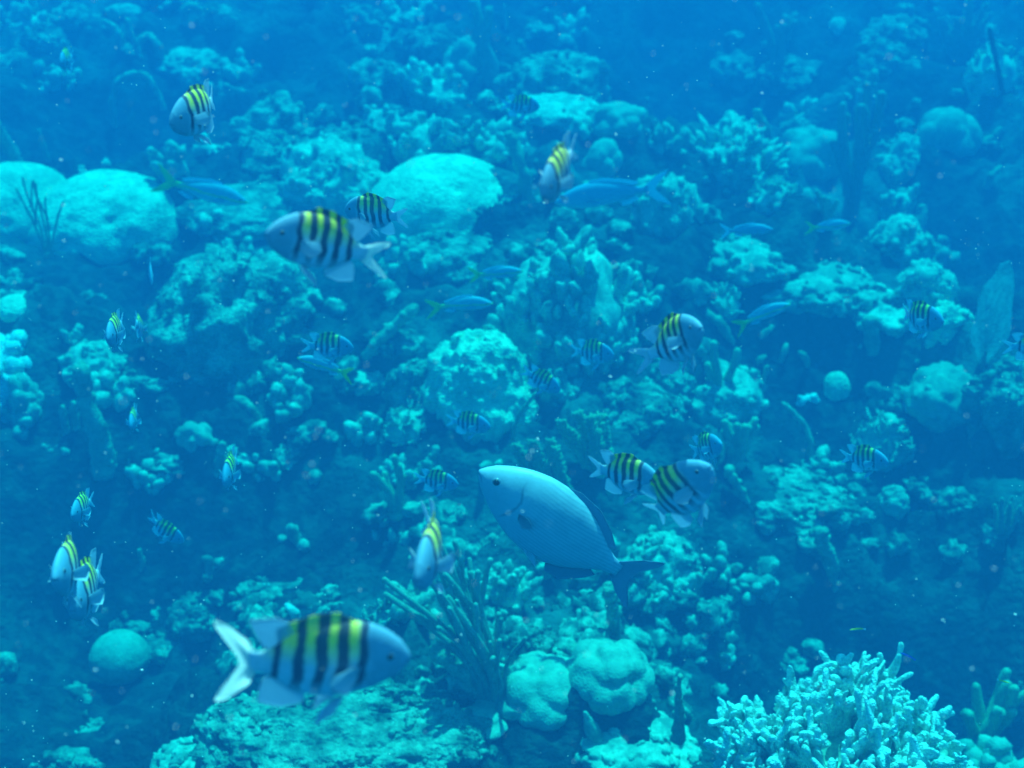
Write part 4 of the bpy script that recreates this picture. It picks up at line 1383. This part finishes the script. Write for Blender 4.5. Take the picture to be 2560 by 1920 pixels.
def build_fish(kind, bend=0.0, tailmat=None, twist=0.0):
    # returns a list of (part name, mesh) with unit length; instances share these meshes
    P = []
    f = {'striped': 'fin', 'chub': 'darkfin', 'snapper': 'yellowfin', 'pale': 'fin', 'wrasse': 'fin'}[kind]
    skin = FM[kind]
    P.append(('body', fish_body(kind, bend).mesh('fish_body', skin)))
    tm = FM[tailmat] if tailmat else FM[f]
    if kind == 'striped':
        tl = fin([(-0.30, 0.055), (-0.325, 0.0), (-0.30, -0.055)],
                 [(-0.37, 0.088), (-0.44, 0.120), (-0.51, 0.135), (-0.485, 0.100), (-0.43, 0.055), (-0.385, 0.018), (-0.375, 0.0), (-0.385, -0.018), (-0.43, -0.055), (-0.485, -0.100), (-0.51, -0.135), (-0.44, -0.120), (-0.37, -0.088)], bend, twist=twist)
        P.append(('tail_fin', tl.mesh('tail_fin', tm)))
        P.append(('dorsal_fin', fin([(0.22, 0.20), (0.10, 0.225), (0.0, 0.21), (-0.10, 0.165), (-0.18, 0.10)],
                                    [(0.20, 0.225), (0.12, 0.275), (0.0, 0.265), (-0.12, 0.225), (-0.19, 0.19)], bend).mesh('dorsal_fin', skin)))
        P.append(('soft_dorsal_fin', fin([(-0.10, 0.165), (-0.16, 0.11), (-0.22, 0.07)],
                                         [(-0.13, 0.225), (-0.20, 0.255), (-0.33, 0.235), (-0.29, 0.15), (-0.26, 0.10)], bend).mesh('soft_dorsal_fin', FM['fin'])))
        P.append(('anal_fin', fin([(-0.04, -0.18), (-0.12, -0.14), (-0.21, -0.07)],
                                  [(-0.06, -0.24), (-0.17, -0.265), (-0.29, -0.235), (-0.28, -0.16), (-0.26, -0.10)], bend).mesh('anal_fin', FM['fin'])))
        for s in (-1, 1):
            P.append(('pelvic_fin', fin([(0.16, -0.185), (0.10, -0.20)], [(0.10, -0.27), (0.0, -0.33), (0.02, -0.26)], 0, 0.004, y0=s * 0.03, out=s * 0.035).mesh('pelvic_fin', FM['fin'])))
            P.append(('pectoral_fin', fin([(0.235, 0.005), (0.225, -0.03), (0.22, -0.06)],
                                          [(0.14, 0.05), (0.09, 0.03), (0.07, -0.02), (0.10, -0.06), (0.16, -0.085)], 0, 0.004, y0=s * 0.066, out=s * 0.10).mesh('pectoral_fin', FM['fin'])))
        ez, ex, er, ey = 0.040, 0.385, 0.023, 0.049
    elif kind == 'chub':
        P.append(('tail_fin', fin([(-0.31, 0.044), (-0.335, 0.0), (-0.31, -0.042)],
                                  [(-0.40, 0.12), (-0.50, 0.175), (-0.485, 0.13), (-0.43, 0.06), (-0.41, 0.0), (-0.43, -0.06), (-0.485, -0.13), (-0.50, -0.175), (-0.40, -0.12)], bend).mesh('tail_fin', FM['darkfin'])))
        P.append(('dorsal_fin', fin([(0.17, 0.19), (0.05, 0.21), (-0.08, 0.175), (-0.22, 0.08)],
                                    [(0.14, 0.21), (0.05, 0.240), (-0.08, 0.222), (-0.18, 0.165), (-0.26, 0.090)], bend).mesh('dorsal_fin', FM['darkfin'])))
        P.append(('anal_fin', fin([(-0.03, -0.195), (-0.12, -0.150), (-0.22, -0.08)],
                                  [(-0.05, -0.235), (-0.14, -0.225), (-0.22, -0.15), (-0.26, -0.095)], bend).mesh('anal_fin', FM['darkfin'])))
        for s in (-1, 1):
            P.append(('pelvic_fin', fin([(0.14, -0.155), (0.09, -0.17)], [(0.08, -0.20), (0.0, -0.225), (0.03, -0.18)], 0, 0.004, y0=s * 0.03, out=s * 0.01).mesh('pelvic_fin', FM['fin'])))
            P.append(('pectoral_fin', fin([(0.225, -0.025), (0.22, -0.035), (0.215, -0.05)],
                                          [(0.175, -0.01), (0.145, -0.025), (0.14, -0.05), (0.17, -0.07)], 0, 0.004, y0=s * 0.080, out=s * 0.018).mesh('pectoral_fin', FM['softfin'])))
        ez, ex, er, ey = 0.028, 0.40, 0.023, 0.050
    elif kind in ('snapper', 'pale'):
        P.append(('tail_fin', fin([(-0.28, 0.032), (-0.305, 0.0), (-0.28, -0.031)],
                                  [(-0.38, 0.11), (-0.50, 0.165), (-0.48, 0.13), (-0.41, 0.05), (-0.365, 0.0), (-0.41, -0.05), (-0.48, -0.13), (-0.50, -0.165), (-0.38, -0.11)], bend).mesh('tail_fin', FM[f])))
        P.append(('dorsal_fin', fin([(0.20, 0.118), (0.05, 0.118), (-0.08, 0.09), (-0.20, 0.05)],
                                    [(0.17, 0.145), (0.05, 0.150), (-0.10, 0.120), (-0.24, 0.078)], bend).mesh('dorsal_fin', FM['fin'])))
        P.append(('anal_fin', fin([(-0.06, -0.08), (-0.12, -0.065), (-0.19, -0.045)], [(-0.08, -0.12), (-0.15, -0.11), (-0.23, -0.075)], bend).mesh('anal_fin', FM['fin'])))
        for s in (-1, 1):
            P.append(('pectoral_fin', fin([(0.24, -0.01), (0.235, -0.04)], [(0.14, 0.0), (0.10, -0.03), (0.13, -0.06)], 0, 0.003, y0=s * 0.050, out=s * 0.03).mesh('pectoral_fin', FM['fin'])))
        ez, ex, er, ey = 0.022, 0.405, 0.016, 0.036
    else:
        P.append(('tail_fin', fin([(-0.33, 0.035), (-0.345, 0.0), (-0.33, -0.035)], [(-0.43, 0.07), (-0.50, 0.075), (-0.485, 0.0), (-0.50, -0.075), (-0.43, -0.07)], bend).mesh('tail_fin', FM['fin'])))
        P.append(('dorsal_fin', fin([(0.25, 0.07), (0.0, 0.075), (-0.28, 0.045)], [(0.22, 0.10), (0.0, 0.115), (-0.32, 0.08)], bend).mesh('dorsal_fin', skin)))
        ez, ex, er, ey = 0.018, 0.41, 0.016, 0.028
    V, F = ico(3)
    for s in (-1, 1):
        mb = MB()
        mb.add(V * (er, er * 0.55, er) + (ex, s * ey, ez), F)
        mp = MB()
        mp.add(V * (er * 0.68, er * 0.42, er * 0.68) + (ex + 0.001, s * (ey + er * 0.32), ez), F)
        P.append(('eye', mb.mesh('eye', FM['iris']), mp.mesh('pupil', FM['pupil'])))
    return P


FISH = {'striped': build_fish('striped', 0.0), 'striped_bend': build_fish('striped', 0.55), 'striped_turn': build_fish('striped', -0.6),
        'striped_white': build_fish('striped', 0.15, 'whitefin', 1.1), 'striped_pale': build_fish('striped', 0.4, 'whitefin', -0.35), 'chub': build_fish('chub', -0.25), 'snapper': build_fish('snapper', 0.15),
        'snapper_bend': build_fish('snapper', -0.5), 'pale': build_fish('pale', 0.1), 'wrasse': build_fish('wrasse', 0.2)}
FNAME = {'striped': ('striped_fish', 'striped fish', 'black barred fish swimming over the reef'), 'chub': ('grey_chub', 'fish', None),
         'snapper': ('yellow_tailed_fish', 'yellow tailed fish', 'slim yellow tailed fish cruising low over the reef'), 'pale': ('pale_fish', 'fish', 'pale plain fish near the reef'),
         'wrasse': ('wrasse', 'small fish', 'tiny slender fish')}


def fish(proto, px, py, depth, lpx, head, label, roll=0.0):
    length = lpx * depth / FPX                 # lpx: body length in photo pixels if it were side on
    kind = proto.split('_')[0]
    name, cat, grp = FNAME[kind]
    f = unit(ray(px, py))                     # pose given as seen along this line of sight
    rr = unit(np.cross(f, UP))
    uu = np.cross(rr, f)
    hx = unit(rr * head[0] + uu * head[1] - f * head[2])
    z0 = np.array([0, 0, 1.0])
    z = unit(z0 - hx * hx.dot(z0))
    y = np.cross(z, hx)
    c, s = math.cos(math.radians(roll)), math.sin(math.radians(roll))
    z, y = z * c + y * s, y * c - z * s
    root = empty(name, at(px, py, depth))
    root.rotation_euler = Matrix(np.stack([hx, y, z], 1).tolist()).to_euler()
    root.scale = (length, length, length * (random.Random(px).uniform(1.05, 1.17) if kind == 'striped' else 0.93 if kind == 'chub' else 1.0))
    tag(root, label, cat, grp)
    for p in FISH[proto]:
        o = bpy.data.objects.new(p[0], p[1])
        COL.objects.link(o)
        o.parent = root
        if len(p) > 2:
            q = bpy.data.objects.new('pupil', p[2])
            COL.objects.link(q)
            q.parent = o
    return root


fish('striped_white', 785, 1655, 1.5, 484, (1, .03, -.06), "nearest and largest striped fish with white forked tail, over the speckled mound")
fish('striped_pale', 812, 610, 1.75, 310, (-.92, .15, .35), "large striped fish heading away from the domes with sunlit back, above the slope")
fish('striped', 940, 535, 2.9, 179, (-.85, .10, -.45), "bluish striped fish half hidden behind the large one near the largest dome")
fish('striped_turn', 505, 278, 2.3, 241, (-.62, -.28, .72), "front facing striped fish high over the dark hollow")
fish('striped', 1400, 425, 1.75, 258, (-.34, -.48, .80), "head down striped fish with white fin tips beside the largest dome")
fish('striped_turn', 1690, 856, 2.1, 245, (.50, .30, .80), "big upright striped fish near the two bright rods, its nose raised")
fish('striped', 1562, 1188, 2.4, 216, (.84, -.20, .48), "striped fish overlapped by another one's yellow back")
fish('striped_bend', 1690, 1242, 2.1, 282, (.58, .54, .58), "yellow lipped striped fish overlapping another, angled upward")
fish('striped', 1765, 1120, 4.4, 142, (.52, .14, .8), "small striped fish beside the hand shaped rods")
fish('striped', 2160, 1148, 4.2, 137, (.84, -.10, .5), "small striped fish in front of the lettuce like coral")
fish('striped_bend', 2296, 795, 4.5, 152, (.76, -.12, .6), "small striped fish before the bright pitted rock near the sea fan")
fish('striped', 1480, 882, 5.2, 120, (.9, -.1, .4), "dim barred fish beside the white rounded knobs")
fish('striped', 1352, 950, 5.2, 115, (.85, -.48, .3), "small steep barred fish diving along the crumbly knob column")
fish('striped', 1170, 1058, 5.0, 124, (.88, -.14, .4), "small barred fish over the white chips")
fish('striped', 1090, 1203, 4.7, 118, (.93, -.14, .3), "small sharp barred fish above the nose of the grey chub")
fish('striped', 818, 866, 4.6, 135, (.95, -.04, .25), "barred fish facing the slanting log of coral")
fish('striped_bend', 410, 1326, 4.6, 115, (.9, -.55, .2), "steep small barred fish in the dark lower water")
fish('striped', 208, 1268, 3.6, 146, (-.36, -.28, .88), "small front facing fish above the front facing pair")
fish('striped_turn', 182, 1418, 2.2, 284, (-.30, -.18, .93), "upper fish of the front facing pair in dark water")
fish('striped', 220, 1470, 2.3, 275, (-.28, -.36, .88), "lower fish of the front facing pair, its side fins spread")
fish('striped_turn', 1088, 1372, 1.8, 335, (-.26, -.44, .86), "front facing striped fish with dark face before the long sea rods")
fish('striped', 290, 825, 3.5, 159, (-.25, -.30, .92), "bright front facing fish between tall stalk and helmet coral")
fish('striped', 346, 815, 4.5, 116, (.15, -.20, -.95), "dim slim fish close beside the bright front facing one")
fish('striped', 2580, 865, 4.2, 141, (1, .02, .05), "striped fish cut off by the picture edge beside the sea fan")
fish('striped', 1300, 264, 7.2, 99, (1, -.05, 0), "very faint barred fish high on the reef")
fish('striped', 168, 148, 6.0, 101, (-.3, -.2, .9), "faint small fish in the far top corner of the reef")
fish('striped', 578, 1172, 4.2, 159, (-.22, -.42, .88), "front facing fish with spread fins under the holed rock")
fish('striped', 335, 1045, 4.8, 110, (-.15, -.4, .9), "small pale front facing fish over the rough plate of reef")
fish('pale', 376, 675, 5.0, 80, (.1, -1, .35), "pale slender fish hanging nose down in dark water")
fish('snapper', 1238, 684, 6.6, 140, (1, .10, .1), "upper yellow tailed fish above the stony stump")
fish('snapper_bend', 1150, 760, 6.2, 168, (1, .02, .1), "lower yellow tailed fish touching the stony stump's top")
fish('snapper_bend', 1905, 786, 6.2, 150, (1, .36, .1), "yellow tailed fish nosing up under the falling ridge")
fish('snapper', 2070, 566, 7.8, 122, (1, .10, -.5), "yellow tailed fish far up under the pale rods")
fish('snapper', 505, 478, 7.6, 238, (1, -.22, -.2), "long dim yellow tailed fish beside the broad sunlit dome")
fish('snapper', 815, 916, 5.2, 155, (-1, .30, -.3), "yellow tail fish partly hidden below a barred fish")
fish('pale', 1865, 576, 6.4, 132, (1, .03, 0), "plain dim fish over the ledge near the bright plates")
fish('pale', 1530, 484, 7.2, 290, (-1, -.13, .05), "faint long blue fish beside the largest dome")
fish('chub', 1405, 1332, 2.8, 520, (-.80, .60, .12), "big plain grey chub with dark tail, largest fish in the middle", -14)
fish('wrasse', 2144, 1573, 2.6, 40, (-1, -.16, .1), "tiny yellow backed fish alone over the dark deep")
fish('wrasse', 2508, 1704, 2.8, 32, (1, -.18, .1), "tiny yellow fish by the dim edge plume")
b_ = fish('wrasse', 2270, 1640, 3.2, 42, (-.8, .3, .3), "tiny blue fish just over the fire coral's tips")
b_.name = 'blue_fish'
for ch in b_.children:
    if ch.name.split('.')[0] in ('body', 'tail_fin', 'dorsal_fin'):
        ch.data = ch.data.copy()
        ch.data.materials[0] = FM['bluefin']

# ------------------------------------------------------------------ loose coral rubble and crust between the corals
def rubble():
    rng = random.Random(5)
    mb = MB()
    px = np.array([rng.uniform(-60, 2620) for _ in range(40000)])
    py = np.array([rng.uniform(-40, 1990) for _ in range(40000)])
    dark = np.zeros(len(px), bool)
    for a, b, c, d in SHADE_ZONES:
        dark |= ((px - a) / c) ** 2 + ((py - b) / d) ** 2 < 1.45
    D = FWD[None] + RT[None] * ((px - 1280) / FPX)[:, None] + UP[None] * ((960 - py) / FPX)[:, None]
    P = CAM + D * ((4.2 - 0.35 + 3.8 * SLOPE) / (SLOPE * D[:, 1] - D[:, 2]))[:, None]
    den = vnoise(P * 1.7 + 3, 4) + 0.5 * vnoise(P * 4.3, 8)
    P[:, 2] = H(P[:, 0], P[:, 1])
    k = 0
    for i in range(len(px)):
        if den[i] < rng.uniform(0.05, 0.5) or (dark[i] and rng.random() < 0.96):
            continue
        g = 0.6 + 0.06 * P[i, 1]
        d = unit([rng.gauss(0, .4), rng.gauss(0, .4), 1])
        if rng.random() < 0.75:
            r = rng.uniform(0.04, 0.12) * g
            lump(mb, P[i] + d * r * 0.1, d, r, r * rng.uniform(0.6, 1), r * rng.uniform(0.4, 0.9), rng)
        else:
            r = rng.uniform(0.010, 0.026) * g
            knob(mb, P[i] + d * r * 0.2, d, r, r * rng.uniform(0.6, 2.0), rng, 1, rng.uniform(0.5, 1))
        k += 1
        if k > 750:
            break
    o = mb.obj("coral_rubble", M['rubble'])
    tag(o, "countless small coral lumps and crust strewn over the reef slope", None, None, 'stuff')


rubble()


# ------------------------------------------------------------------ drifting specks in the water
def specks():
    rng = random.Random(9)
    mb = MB()
    V, F = ico(1)
    def one(px, py, t, r):
        R = rot_to([rng.gauss(1, .4), rng.gauss(0, .5), rng.gauss(-0.4, .3)], 0)
        mb.add((V * (r, r, r * rng.uniform(1.0, 2.2))) @ R.T + at(px, py, t), F)
    for i in range(1100):
        t = rng.uniform(1.1, 4.0)
        one(rng.uniform(-80, 2640), rng.uniform(-80, 2000), t, rng.uniform(0.35, 0.9) * 1e-3 * (0.5 + 0.3 * t))
    for px, py in [(158, 513), (160, 602), (510, 180), (153, 400), (466, 942), (780, 1160), (2417, 1040), (480, 64), (1360, 508), (1365, 505), (1470, 362), (1540, 337),
                   (1955, 55), (2222, 142), (2420, 960), (2335, 1250), (1345, 1098), (1330, 1128), (1322, 1144), (1526, 942), (1306, 1279), (1153, 1587), (900, 1475),
                   (294, 1855), (355, 1675), (238, 1675), (480, 1740), (1680, 1733), (2350, 440), (1905, 233), (2485, 1422), (2538, 1536), (2396, 1463), (2357, 1550), (2430, 1672)]:
        t = rng.uniform(1.2, 2.2)
        one(px, py, t, 1.5e-3 * t * 0.5)
    m, nt, b = mk("speck_white")
    b.inputs["Base Color"].default_value = (0.85, 0.85, 0.75, 1)
    o = mb.obj("plankton_specks", m)
    tag(o, "white drifting specks scattered through the open water", None, None, 'stuff')


specks()


# ------------------------------------------------------------------ the water itself: one closed even volume round everything
def haze():
    V = np.array([(x, y, z) for x in (-44, 44) for y in (-24, 54) for z in (-3.0, 4.45)], float)
    F = np.array([(0, 1, 3, 2), (4, 6, 7, 5), (0, 4, 5, 1), (2, 3, 7, 6), (0, 2, 6, 4), (1, 5, 7, 3)])
    m = bpy.data.materials.new("water_volume")
    m.use_nodes = True
    nt = m.node_tree
    nt.nodes.clear()
    out = nt.nodes.new("ShaderNodeOutputMaterial")
    pv = nt.nodes.new("ShaderNodeVolumePrincipled")
    col = [s / DENS for s in SIG_S]
    ab = [(max(0.0, 1 - (a / DENS) / (1 - c))) ** 2 for a, c in zip(SIG_A, col)]
    pv.inputs["Color"].default_value = (*col, 1)
    pv.inputs["Absorption Color"].default_value = (*ab, 1)
    pv.inputs["Density"].default_value = DENS
    pv.inputs["Anisotropy"].default_value = 0.0
    nt.links.new(pv.outputs[0], out.inputs["Volume"])
    mb = MB()
    mb.add(V, F)
    o = mb.obj("haze", m, smooth=False)
    tag(o, "clear blue sea water filling the whole scene", None, None, 'stuff')
    bm = bmesh.new()
    bm.from_mesh(o.data)
    bmesh.ops.recalc_face_normals(bm, faces=bm.faces)
    bm.to_mesh(o.data)
    bm.free()


haze()
